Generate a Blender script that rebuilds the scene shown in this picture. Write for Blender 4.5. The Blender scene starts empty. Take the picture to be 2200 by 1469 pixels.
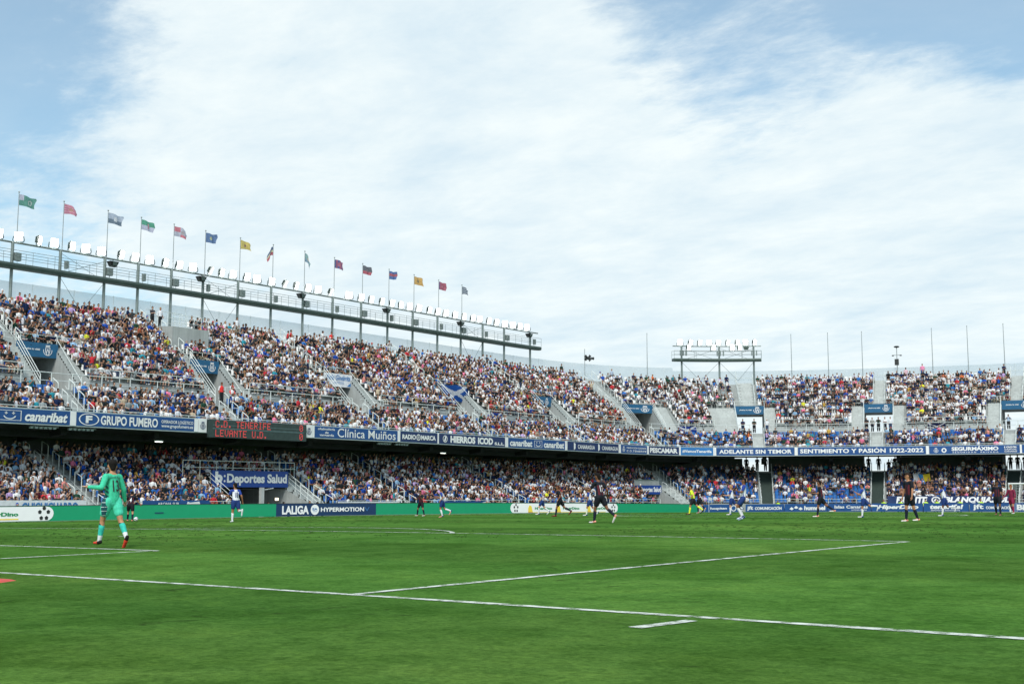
import bpy, math, random
import numpy as np
from mathutils import Vector, Matrix
from mathutils.bvhtree import BVHTree
R=math.radians
sc=bpy.context.scene
col=sc.collection
rng=random.Random(7)
nr=np.random.default_rng(11)

# ---------------------------------------------------------------- camera, sky, sun, exposure
CAM=(29.974,-9.687,1.525); YAW=.6651; PIT=math.atan((1062.95-734.5)/2661.2)
cd=bpy.data.cameras.new('camera'); cam=bpy.data.objects.new('camera',cd); col.objects.link(cam)
cam.location=CAM; cam.rotation_euler=(math.pi/2+PIT,0,YAW)
cd.sensor_width=36; cd.lens=36*2661.2/2200; cd.clip_start=.1; cd.clip_end=3000
sc.camera=cam
sc.view_settings.view_transform='Standard'; sc.view_settings.look='None'
sc.view_settings.exposure=0.4; sc.view_settings.gamma=1
SUN_EL=R(44); SUN_AZ=R(150)          # azimuth measured clockwise from +Y
w=bpy.data.worlds.new('World'); sc.world=w; w.use_nodes=True
def build_world():
    nt=w.node_tree; N=nt.nodes; L=nt.links; N.clear()
    out=N.new('ShaderNodeOutputWorld')
    sky=N.new('ShaderNodeTexSky'); sky.sky_type='NISHITA'; sky.sun_disc=False
    sky.sun_elevation=SUN_EL; sky.sun_rotation=SUN_AZ; sky.air_density=1.0; sky.dust_density=.6; sky.ozone_density=1.6
    b1=N.new('ShaderNodeBackground'); b1.inputs['Strength'].default_value=.115
    tint=N.new('ShaderNodeVectorMath'); tint.operation='MULTIPLY'; L.new(sky.outputs[0],tint.inputs[0]); tint.inputs[1].default_value=(.80,1.04,1.0)
    L.new(tint.outputs[0],b1.inputs['Color'])
    tc=N.new('ShaderNodeTexCoord')
    sep=N.new('ShaderNodeSeparateXYZ'); L.new(tc.outputs['Generated'],sep.inputs[0])
    def m(op,a,b=None,c=None,clamp=False):
        n=N.new('ShaderNodeMath'); n.operation=op; n.use_clamp=clamp
        for i,v in enumerate((a,b,c)):
            if v is None: continue
            if isinstance(v,(int,float)): n.inputs[i].default_value=v
            else: L.new(v,n.inputs[i])
        return n.outputs[0]
    zz=m('ADD',m('MAXIMUM',sep.outputs[2],0.0),.12)
    px=m('DIVIDE',sep.outputs[0],zz); py=m('DIVIDE',sep.outputs[1],zz)
    cmb=N.new('ShaderNodeCombineXYZ'); L.new(px,cmb.inputs[0]); L.new(py,cmb.inputs[1])
    def noise(scale,detail,rough,dist,rot=0,sx=1,sy=1,off=0):
        mp=N.new('ShaderNodeMapping'); mp.inputs['Rotation'].default_value=(0,0,rot); mp.inputs['Scale'].default_value=(sx,sy,1); mp.inputs['Location'].default_value=(off,off*.7,0)
        L.new(cmb.outputs[0],mp.inputs[0])
        n=N.new('ShaderNodeTexNoise'); n.inputs['Scale'].default_value=scale; n.inputs['Detail'].default_value=detail
        n.inputs['Roughness'].default_value=rough; n.inputs['Distortion'].default_value=dist
        L.new(mp.outputs[0],n.inputs['Vector']); return n.outputs[0]
    big=noise(.9,8,.58,.3,R(60),.85,1.15,3.1)
    fine=noise(4.6,9,.66,.25,R(35),.8,1.2,7.7)
    rip=noise(14,6,.65,.15,R(20),.85,1.15,2.2)
    d=m('ADD',m('MULTIPLY',big,1.3),m('MULTIPLY',fine,.85)); d=m('ADD',d,m('MULTIPLY',rip,.55)); d=m('SUBTRACT',d,.265)
    def blob(v,inner,outer,amp):
        n=N.new('ShaderNodeVectorMath'); n.operation='DOT_PRODUCT'; L.new(tc.outputs['Generated'],n.inputs[0]); n.inputs[1].default_value=v
        r=N.new('ShaderNodeMapRange'); r.interpolation_type='SMOOTHSTEP'; r.inputs[1].default_value=math.cos(R(outer)); r.inputs[2].default_value=math.cos(R(inner))
        r.inputs[3].default_value=0; r.inputs[4].default_value=amp; L.new(n.outputs['Value'],r.inputs[0]); return r.outputs[0]
    for v,i,o,a in SKYB: d=m('ADD',d,blob(v,i,o,a))
    # whiter towards the horizon: a deck of cloud seen edge on
    hz=N.new('ShaderNodeMapRange'); hz.interpolation_type='SMOOTHSTEP'; hz.inputs[1].default_value=.02; hz.inputs[2].default_value=.26; hz.inputs[3].default_value=.42; hz.inputs[4].default_value=0
    L.new(sep.outputs[2],hz.inputs[0]); d=m('ADD',d,hz.outputs[0])
    mk=N.new('ShaderNodeMapRange'); mk.interpolation_type='SMOOTHSTEP'
    mk.inputs[1].default_value=.80; mk.inputs[2].default_value=1.42; mk.inputs[3].default_value=.26; mk.inputs[4].default_value=.97
    L.new(d,mk.inputs[0])
    cr=N.new('ShaderNodeValToRGB'); L.new(m('ADD',m('MULTIPLY',noise(2.1,8,.62,.3,R(50),.8,1.1,5.5),.6),m('MULTIPLY',fine,.4)),cr.inputs[0])
    cr.color_ramp.elements[0].position=.36; cr.color_ramp.elements[0].color=(.62,.75,.83,1)
    cr.color_ramp.elements[1].position=.60; cr.color_ramp.elements[1].color=(.83,.90,.905,1)
    b2=N.new('ShaderNodeBackground'); L.new(cr.outputs[0],b2.inputs['Color']); b2.inputs['Strength'].default_value=.85
    mx=N.new('ShaderNodeMixShader'); L.new(mk.outputs[0],mx.inputs[0]); L.new(b1.outputs[0],mx.inputs[1]); L.new(b2.outputs[0],mx.inputs[2])
    L.new(mx.outputs[0],out.inputs[0])
# directions (unit vectors) in the sky where the cloud deck is thick (+) or torn open (-)
def sdir(az,el): return (math.sin(R(az))*math.cos(R(el)),math.cos(R(az))*math.cos(R(el)),math.sin(R(el)))
# az clockwise from +Y ; the view centre is az -38.1, el 7
SKYB=[(sdir(-45,17.5),5,16,.40),(sdir(-26,10),3,17,.45),(sdir(-38,10),2,12,.25),(sdir(-20,16),1,7,.16),
      (sdir(-61,21),2,8,-.34),(sdir(-57,12),2,8,-.16),(sdir(-52,19),3,12,.22),(sdir(-47,12),1,6,-.10),(sdir(-27,22.6),1.5,9,-.45),(sdir(-16,23),2,8,-.55),(sdir(-50,9),1,7,-.10)]
build_world()
sl=bpy.data.lights.new('sun','SUN'); sun=bpy.data.objects.new('sun',sl); col.objects.link(sun)
sl.energy=2.3; sl.angle=R(18); sl.color=(1,.96,.9)
sdv=Vector((math.sin(SUN_AZ)*math.cos(SUN_EL),math.cos(SUN_AZ)*math.cos(SUN_EL),math.sin(SUN_EL)))
sun.rotation_euler=sdv.to_track_quat('Z','Y').to_euler(); sun.location=(0,0,80)

# ---------------------------------------------------------------- helpers
def srgb(h):
    if isinstance(h,str):
        h=h.lstrip('#'); c=[int(h[i:i+2],16)/255 for i in (0,2,4)]
    else: c=[x/255 for x in h]
    return tuple(x/12.92 if x<=.04045 else ((x+.055)/1.055)**2.4 for x in c)
MATS={}
def mat(name,c,rough=.7,metal=0,var=.12,scale=3.,emit=0,bump=0,spec=.5,coat=0):
    if name in MATS: return MATS[name]
    m=bpy.data.materials.new(name); m.use_nodes=True; nt=m.node_tree; N=nt.nodes; L=nt.links
    b=N['Principled BSDF']; b.inputs['Roughness'].default_value=rough; b.inputs['Metallic'].default_value=metal
    b.inputs['Specular IOR Level'].default_value=spec; b.inputs['Coat Weight'].default_value=coat
    tc=N.new('ShaderNodeTexCoord'); n=N.new('ShaderNodeTexNoise'); n.inputs['Scale'].default_value=scale; n.inputs['Detail'].default_value=6
    L.new(tc.outputs['Object'],n.inputs['Vector'])
    r=N.new('ShaderNodeValToRGB'); L.new(n.outputs[0],r.inputs[0])
    r.color_ramp.elements[0].position=.3; r.color_ramp.elements[1].position=.72
    r.color_ramp.elements[0].color=tuple(x*(1-var) for x in c)+(1,); r.color_ramp.elements[1].color=tuple(min(1,x*(1+var)) for x in c)+(1,)
    L.new(r.outputs[0],b.inputs['Base Color'])
    if emit: L.new(r.outputs[0],b.inputs['Emission Color']); b.inputs['Emission Strength'].default_value=emit
    if bump:
        bp=N.new('ShaderNodeBump'); bp.inputs['Strength'].default_value=bump; bp.inputs['Distance'].default_value=.02; L.new(n.outputs[0],bp.inputs['Height']); L.new(bp.outputs[0],b.inputs['Normal'])
    MATS[name]=m; return m
def attr_mat(name,rough=.85,spec=.25,sc_=40.):
    m=bpy.data.materials.new(name); m.use_nodes=True; nt=m.node_tree; N=nt.nodes; L=nt.links
    b=N['Principled BSDF']; b.inputs['Roughness'].default_value=rough; b.inputs['Specular IOR Level'].default_value=spec
    a=N.new('ShaderNodeAttribute'); a.attribute_name='Col'
    n=N.new('ShaderNodeTexNoise'); n.inputs['Scale'].default_value=sc_; n.inputs['Detail'].default_value=3
    tc=N.new('ShaderNodeTexCoord'); L.new(tc.outputs['Object'],n.inputs['Vector'])
    h=N.new('ShaderNodeMapRange'); h.inputs[1].default_value=.3; h.inputs[2].default_value=.7; h.inputs[3].default_value=.82; h.inputs[4].default_value=1.12; L.new(n.outputs[0],h.inputs[0])
    v=N.new('ShaderNodeVectorMath'); v.operation='SCALE'; L.new(a.outputs['Color'],v.inputs[0]); L.new(h.outputs[0],v.inputs['Scale'])
    L.new(v.outputs[0],b.inputs['Base Color']); return m
M_CLOTH=attr_mat('clothing_fabric'); M_FLAG=attr_mat('flag_fabric',.8,.2,6.); M_TUFT=attr_mat('turf_tufts',1.,0.,30.)
# flags let the bright sky glow through them
def _flag():
    nt=M_FLAG.node_tree; N=nt.nodes; L=nt.links; b=N['Principled BSDF']; src=b.inputs['Base Color'].links[0].from_socket
    t=N.new('ShaderNodeBsdfTranslucent'); L.new(src,t.inputs[0]); mx=N.new('ShaderNodeMixShader'); mx.inputs[0].default_value=.4
    L.new(b.outputs[0],mx.inputs[1]); L.new(t.outputs[0],mx.inputs[2]); L.new(mx.outputs[0],N['Material Output'].inputs[0])
_flag()
def concrete(name,c):
    m=bpy.data.materials.new(name); m.use_nodes=True; nt=m.node_tree; N=nt.nodes; L=nt.links; b=N['Principled BSDF']; b.inputs['Roughness'].default_value=.9
    tc=N.new('ShaderNodeTexCoord')
    n=N.new('ShaderNodeTexNoise'); n.inputs['Scale'].default_value=.7; n.inputs['Detail'].default_value=9; n.inputs['Roughness'].default_value=.65; L.new(tc.outputs['Object'],n.inputs['Vector'])
    mp=N.new('ShaderNodeMapping'); mp.inputs['Scale'].default_value=(3,3,.35); L.new(tc.outputs['Object'],mp.inputs[0])
    s=N.new('ShaderNodeTexNoise'); s.inputs['Scale'].default_value=1.6; s.inputs['Detail'].default_value=5; L.new(mp.outputs[0],s.inputs['Vector'])
    a=N.new('ShaderNodeMath'); a.operation='MULTIPLY'; L.new(n.outputs[0],a.inputs[0]); L.new(s.outputs[0],a.inputs[1])
    r=N.new('ShaderNodeValToRGB'); L.new(a.outputs[0],r.inputs[0]); r.color_ramp.elements[0].position=.12; r.color_ramp.elements[1].position=.42
    r.color_ramp.elements[0].color=tuple(x*.72 for x in c)+(1,); r.color_ramp.elements[1].color=tuple(c)+(1,)
    L.new(r.outputs[0],b.inputs['Base Color']); return m
M_CONC=concrete('weathered_concrete',(.41,.44,.43)); M_CONCL=concrete('pale_concrete_steps',(.54,.575,.56)); M_CONCD=concrete('shaded_concrete',(.10,.115,.11))  # last one: concrete darkened, shade under the stand put into its colour
M_GSTEP=concrete('green_painted_steps',(.045,.07,.06))
M_GALV=mat('galvanised_rail',(.68,.73,.71),.5,.0,.1,5)
M_STEEL=mat('grey_green_steel',(.20,.245,.235),.5,.3,.15,2)
M_STEELD=mat('dark_green_steel',(.055,.085,.075),.55,.2,.15,2)
M_BLACK=mat('black_plastic',(.02,.024,.024),.6,0,.2,8)
M_DARK=mat('shaded_soffit',(.014,.017,.017),.95,0,.3,1)  # near black: the overhang's shade is put into soffit and beam colour
M_BLUE=mat('sponsor_blue',srgb('164a86'),.55,0,.12,1.2); M_BLUEL=mat('sponsor_light_blue',srgb('2f74b4'),.55,0,.1,1.2); M_NAVY=mat('sponsor_navy',srgb('16305f'),.5,0,.1,1.2)
M_TEAL=mat('banner_teal_blue',srgb('1b5a80'),.7,0,.16,2.5); M_WHITE=mat('white_paint',(.78,.79,.80),.55,0,.05,2); M_WHITEB=mat('white_banner',(.70,.72,.76),.8,0,.12,4)
M_RIM=mat('pale_blue_trim',(.42,.50,.52),.5,.1,.1,3)
M_SEATW=mat('white_seat_plastic',(.72,.73,.72),.5,0,.15,2); M_SEATB=mat('blue_seat_plastic',(.02,.12,.36),.45,0,.25,2)
M_LEDG=mat('led_green',srgb('0d9468'),.6,0,.03,2,.12); M_LEDW=mat('led_white',(.80,.80,.82),.6,0,.03,2,.16); M_LEDN=mat('led_navy',srgb('12335c'),.6,0,.05,2,.12)
M_GLOW=mat('floodlight_lens',(1,.99,.95),.3,0,.01,3,9.); M_RED=mat('red_led_dots',(.62,.06,.06),.5,0,.05,20,.3)
M_SCORE=mat('scoreboard_face',(.028,.05,.048),.6,0,.2,3); M_SCORE2=mat('scoreboard_band',(.075,.125,.13),.6,0,.2,3)
M_GREENT=mat('green_lettering',srgb('0b8a52'),.6,0,.03,2,.08); M_YEL=mat('yellow_strip',srgb('f3d44a'),.6,0,.05,2,.08)
M_GLASS=mat('pale_screen_panel',(.66,.74,.76),.35,0,.06,1.)
def _tr():
    nt=M_GLASS.node_tree; N=nt.nodes; L=nt.links; b=N['Principled BSDF']; src=b.inputs['Base Color'].links[0].from_socket
    t=N.new('ShaderNodeBsdfTranslucent'); t.inputs[0].default_value=(.93,.96,.97,1); tp=N.new('ShaderNodeBsdfTransparent'); tp.inputs[0].default_value=(.95,.97,.98,1); m1=N.new('ShaderNodeMixShader'); m1.inputs[0].default_value=.62; m2=N.new('ShaderNodeMixShader'); m2.inputs[0].default_value=.58
    L.new(b.outputs[0],m1.inputs[1]); L.new(t.outputs[0],m1.inputs[2]); L.new(m1.outputs[0],m2.inputs[1]); L.new(tp.outputs[0],m2.inputs[2]); L.new(m2.outputs[0],N['Material Output'].inputs[0])
_tr()
M_POLE=mat('pole_grey',(.33,.36,.36),.45,.5,.1,3)
def tag(o,label=None,cat=None,group=None,kind=None):
    if label: o['label']=label
    if cat: o['category']=cat
    if group: o['group']=group
    if kind: o['kind']=kind
    return o
def thing(name,label,cat,loc=(0,0,0),group=None,rotz=0):
    o=bpy.data.objects.new(name,None); col.objects.link(o); o.location=loc; o.rotation_euler=(0,0,rotz); o.empty_display_size=.3
    bpy.context.view_layer.update() if False else None
    return tag(o,label,cat,group)
def world_of(o):
    m=Matrix.Identity(4)
    while o is not None:
        m=(Matrix.Translation(o.location)@o.rotation_euler.to_matrix().to_4x4())@m; o=o.parent
    return m
class MB:
    def __init__(s): s.v=[]; s.f=[]; s.c=[]
    def add(s,vs,fs,c=None):
        n=len(s.v); s.v+= [tuple(p) for p in vs]; s.f+=[tuple(i+n for i in f) for f in fs]; s.c+=[c]*len(fs)
    def quad(s,a,b,c_,d,c=None): s.add((a,b,c_,d),((0,1,2,3),),c)
    def hexa(s,p,c=None): s.add(p,((0,3,2,1),(4,5,6,7),(0,1,5,4),(1,2,6,5),(2,3,7,6),(3,0,4,7)),c)
    def box(s,c0,sz,rz=0,c=None):
        x,y,z=sz[0]/2,sz[1]/2,sz[2]/2; ca,sa=math.cos(rz),math.sin(rz)
        s.hexa([(c0[0]+a*ca-b*sa,c0[1]+a*sa+b*ca,c0[2]+k) for k in(-z,z) for a,b in((-x,-y),(x,-y),(x,y),(-x,y))],c)
    def tube(s,p0,p1,r0,r1=None,n=5,c=None,cap=True):
        r1=r0 if r1 is None else r1; p0=Vector(p0);p1=Vector(p1); d=p1-p0
        if d.length<1e-6: return
        d.normalize(); a=d.orthogonal().normalized() if abs(d.z)<.99 else Vector((1,0,0)); b=d.cross(a)
        vs=[p+(a*math.cos(2*math.pi*i/n+.5)+b*math.sin(2*math.pi*i/n+.5))*r for p,r in((p0,r0),(p1,r1)) for i in range(n)]
        fs=[(i,(i+1)%n,n+(i+1)%n,n+i) for i in range(n)]
        if cap: fs+=[tuple(range(n-1,-1,-1)),tuple(range(n,2*n))]
        s.add(vs,fs,c)
    def path(s,pts,r,n=4,c=None):
        for a,b in zip(pts[:-1],pts[1:]): s.tube(a,b,r,n=n,c=c)
    def ball(s,c0,r,n=8,m=6,c=None,sc3=(1,1,1)):
        vs=[(c0[0],c0[1],c0[2]-r*sc3[2])]
        for j in range(1,m):
            t=-math.pi/2+math.pi*j/m
            for i in range(n): vs.append((c0[0]+r*sc3[0]*math.cos(t)*math.cos(2*math.pi*i/n),c0[1]+r*sc3[1]*math.cos(t)*math.sin(2*math.pi*i/n),c0[2]+r*sc3[2]*math.sin(t)))
        vs.append((c0[0],c0[1],c0[2]+r*sc3[2])); fs=[(0,1+(i+1)%n,1+i) for i in range(n)]
        for j in range(m-2):
            for i in range(n): a=1+j*n; fs.append((a+i,a+(i+1)%n,a+n+(i+1)%n,a+n+i))
        a=1+(m-2)*n; fs+=[(a+i,a+(i+1)%n,len(vs)-1) for i in range(n)]; s.add(vs,fs,c)
    def build(s,name,mt,parent=None,smooth=False,local=False):
        me=bpy.data.meshes.new(name); V=s.v
        if parent is not None and not local:
            iv=world_of(parent).inverted(); V=[tuple(iv@Vector(p)) for p in V]
        me.from_pydata(V,[],s.f)
        if any(c is not None for c in s.c):
            at=me.attributes.new('Col','FLOAT_COLOR','FACE'); at.data.foreach_set('color',[x for c in s.c for x in (tuple(c or (.5,.5,.5))[:3]+(1,))])
        me.materials.append(mt)
        if smooth: me.polygons.foreach_set('use_smooth',[True]*len(me.polygons))
        o=bpy.data.objects.new(name,me); col.objects.link(o)
        if parent is not None: o.parent=parent
        return o
# ---- text as flat meshes
_tc={}
def text_mesh(txt,bold=0.,shear=0.,space=1.):
    k=(txt,bold,shear,space)
    if k in _tc: return _tc[k]
    cu=bpy.data.curves.new('t','FONT'); cu.body=txt; cu.offset=bold; cu.shear=shear; cu.resolution_u=3; cu.space_character=space
    o=bpy.data.objects.new('t',cu); col.objects.link(o); dg=bpy.context.evaluated_depsgraph_get(); dg.update()
    me=o.evaluated_get(dg).to_mesh(); V=[(v.co.x,v.co.y) for v in me.vertices]; F=[tuple(p.vertices) for p in me.polygons]
    o.evaluated_get(dg).to_mesh_clear(); bpy.data.objects.remove(o); bpy.data.curves.remove(cu)
    xs=[v[0] for v in V]; ys=[v[1] for v in V]; _tc[k]=(V,F,min(xs),max(xs),min(ys),max(ys)); return _tc[k]
def put_text(mb,txt,x0,x1,y0,y1,fn,bold=.012,shear=0.,space=1.,c=None,slant=0.):
    if 'Ó' in txt: return accent_text(mb,txt,x0,x1,y0,y1,fn,bold,shear,space,c)
    return put_text0(mb,txt,x0,x1,y0,y1,fn,bold,shear,space,c,slant)
def put_text0(mb,txt,x0,x1,y0,y1,fn,bold=.012,shear=0.,space=1.,c=None,slant=0.):
    """letters fitted to the box x0..x1, y0..y1 of a surface given by fn(x,y)->point"""
    V,F,a,b,c0,d=text_mesh(txt,bold,shear,space)
    mb.add([fn(x0+(v[0]-a)/(b-a)*(x1-x0)+slant*(v[1]-c0)/(d-c0),y0+(v[1]-c0)/(d-c0)*(y1-y0)) for v in V],F,c)
def accent_text(mb,txt,x0,x1,y0,y1,fn,bold,shear,space,c):
    """the accented capital is drawn as a plain O with its own acute stroke"""
    y1=y0+(y1-y0)*.90; h=y1-y0; pl=txt.replace('Ó','O'); put_text0(mb,pl,x0,x1,y0,y1,fn,bold,shear,space,c)
    full=text_mesh(pl,bold,shear,space); k=(x1-x0)/(full[3]-full[2])
    i=txt.index('Ó'); a=text_mesh(pl[:i],bold,shear,space); b=text_mesh(pl[:i+1],bold,shear,space)
    xc=x0+((a[3]+b[3])/2-full[2])*k+.02; put_poly(mb,[(xc-h*.10,y1+h*.05),(xc+h*.04,y1+h*.05),(xc+h*.20,y1+h*.24),(xc+h*.03,y1+h*.24)],fn,c)
def put_ring(mb,x,y,r0,r1,fn,n=20,a0=0,a1=360,sx=1,c=None):
    for i in range(n):
        p=[R(a0+(a1-a0)*(i+k)/n) for k in(0,1)]
        mb.quad(*[fn(x+sx*r*math.cos(q),y+r*math.sin(q)) for r,q in((r0,p[0]),(r1,p[0]),(r1,p[1]),(r0,p[1]))],c)
def put_disc(mb,x,y,r,fn,n=18,sx=1,c=None):
    mb.add([fn(x+sx*r*math.cos(2*math.pi*i/n),y+r*math.sin(2*math.pi*i/n)) for i in range(n)],[tuple(range(n))],c)
def put_rect(mb,x0,x1,y0,y1,fn,c=None,sl=0): mb.quad(fn(x0,y0),fn(x1,y0),fn(x1+sl,y1),fn(x0+sl,y1),c)
def put_poly(mb,pts,fn,c=None): mb.add([fn(*p) for p in pts],[tuple(range(len(pts)))],c)
def put_line(mb,p,q,wd,fn,c=None):
    dx,dy=q[0]-p[0],q[1]-p[1]; l=math.hypot(dx,dy) or 1; nx,ny=-dy/l*wd/2,dx/l*wd/2
    put_poly(mb,[(p[0]+nx,p[1]+ny),(q[0]+nx,q[1]+ny),(q[0]-nx,q[1]-ny),(p[0]-nx,p[1]-ny)][::-1],fn,c)
def put_crest(mb,x,y,h,fn,c=None):
    w_=h*.30
    put_rect(mb,x-w_*.75,x+w_*.75,y+h*.36,y+h*.46,fn,c)
    sh=[(-1,.28),(1,.28),(1,-.1),(.6,-.36),(0,-.48),(-.6,-.36),(-1,-.1)]
    for k in range(len(sh)):
        a,b=sh[k],sh[(k+1)%len(sh)]; put_line(mb,(x+a[0]*w_*.7,y+a[1]*h),(x+b[0]*w_*.7,y+b[1]*h),h*.07,fn,c)
    put_line(mb,(x-w_*.4,y-h*.25),(x,y+h*.15),h*.07,fn,c); put_line(mb,(x+w_*.4,y-h*.25),(x,y+h*.15),h*.07,fn,c)
    put_ring(mb,x,y-h*.05,h*.40,h*.46,fn,14,200,340,1.0,c); put_ring(mb,x,y-h*.05,h*.40,h*.46,fn,5,165,200,1.0,c); put_ring(mb,x,y-h*.05,h*.40,h*.46,fn,5,-20,15,1.0,c)

# ---------------------------------------------------------------- the pitch
Q=(.2306,-.1418,.1698,.2859,-.1038)
def gz(u,v):
    U=min(1.3,max(-1.3,u/34)); V=min(1.22,max(-1.4,(v-52.5)/52.5)); a,b,c,d,e=Q
    return a*U+b*V+c*(1-U*U)+d*(1-V*V)+e*U*V
def grass_mat():
    m=bpy.data.materials.new('pitch_grass'); m.use_nodes=True; nt=m.node_tree; N=nt.nodes; L=nt.links; b=N['Principled BSDF']
    b.inputs['Roughness'].default_value=1.; b.inputs['Specular IOR Level'].default_value=.0
    geo=N.new('ShaderNodeNewGeometry')
    def noise(s,d,r,sx=1,sy=1,dist=0,rot=0):
        mp=N.new('ShaderNodeMapping'); mp.inputs['Scale'].default_value=(sx,sy,1); mp.inputs['Rotation'].default_value=(0,0,rot); L.new(geo.outputs['Position'],mp.inputs[0])
        n=N.new('ShaderNodeTexNoise'); n.inputs['Scale'].default_value=s; n.inputs['Detail'].default_value=d; n.inputs['Roughness'].default_value=r; n.inputs['Distortion'].default_value=dist; L.new(mp.outputs[0],n.inputs['Vector']); return n.outputs[0]
    def ramp(src,stops):
        r=N.new('ShaderNodeValToRGB'); L.new(src,r.inputs[0]); e=r.color_ramp.elements
        while len(e)<len(stops): e.new(.5)
        for i,(p,c) in enumerate(stops): e[i].position=p; e[i].color=tuple(c)+(1,)
        return r.outputs[0]
    def mix(f,a,bb,mode='MIX'):
        n=N.new('ShaderNodeMix'); n.data_type='RGBA'; n.blend_type=mode
        if isinstance(f,float): n.inputs[0].default_value=f
        else: L.new(f,n.inputs[0])
        for s,i in((a,6),(bb,7)):
            if isinstance(s,tuple): n.inputs[i].default_value=s+(1,)
            else: L.new(s,n.inputs[i])
        return n.outputs[2]
    base=ramp(noise(.12,5,.6),[(.3,(.060,.154,.031)),(.5,(.082,.188,.039)),(.72,(.118,.220,.048))])
    patch=ramp(noise(.55,6,.6,1,1,.6),[(.35,(.70,.76,.66)),(.55,(1,1,1)),(.75,(1.22,1.12,1.05))])
    c=mix(1.,base,patch,'MULTIPLY')
    f1=ramp(noise(22,4,.75),[(.28,(.45,.5,.45)),(.5,(1,1,1)),(.75,(1.5,1.42,1.25))]); c=mix(.75,c,f1,'MULTIPLY')
    f2=ramp(noise(3.2,5,.7),[(.28,(.66,.72,.66)),(.52,(1.03,1.03,1.03)),(.78,(1.28,1.2,1.1))]); c=mix(.9,c,f2,'MULTIPLY')
    f3=ramp(noise(9,6,.7,1,1,.4),[(.3,(.62,.68,.6)),(.55,(1.03,1.03,1.03)),(.78,(1.3,1.25,1.15))]); c=mix(.8,c,f3,'MULTIPLY')
    # mowing bands parallel to the goal line
    sx=N.new('ShaderNodeSeparateXYZ'); L.new(geo.outputs['Position'],sx.inputs[0])
    w1=N.new('ShaderNodeMath'); w1.operation='MULTIPLY'; w1.inputs[1].default_value=math.pi/5.5; w1.label='mowing bands'; L.new(sx.outputs[1],w1.inputs[0])
    w2=N.new('ShaderNodeMath'); w2.operation='SINE'; L.new(w1.outputs[0],w2.inputs[0])
    c=mix(1.,c,ramp2(N,L,w2.outputs[0]),'MULTIPLY')
    # torn, worn scars
    sc1=ramp(noise(1.5,7,.62,1,1,1.2),[(.60,(0,0,0)),(.70,(1,1,1))]); sc2=ramp(noise(.16,3,.5),[(.42,(0,0,0)),(.62,(1,1,1))])
    mm=mix(1.,sc1,sc2,'MULTIPLY'); c=mix(mm,c,(.030,.060,.016))
    L.new(c,b.inputs['Base Color'])
    bp=N.new('ShaderNodeBump'); bp.inputs['Strength'].default_value=.55; bp.inputs['Distance'].default_value=.03
    h=N.new('ShaderNodeMath'); h.operation='ADD'; L.new(noise(45,3,.8),h.inputs[0]); L.new(noise(6,5,.6),h.inputs[1]); L.new(h.outputs[0],bp.inputs['Height']); L.new(bp.outputs[0],b.inputs['Normal'])
    return m
def ramp2(N,L,src):
    r=N.new('ShaderNodeMapRange'); r.interpolation_type='SMOOTHSTEP'; r.inputs[1].default_value=-.35; r.inputs[2].default_value=.35; r.inputs[3].default_value=.86; r.inputs[4].default_value=1.10; L.new(src,r.inputs[0])
    c=N.new('ShaderNodeCombineXYZ'); [L.new(r.outputs[0],c.inputs[i]) for i in range(3)]; return c.outputs[0]
M_GRASS=grass_mat()
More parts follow.
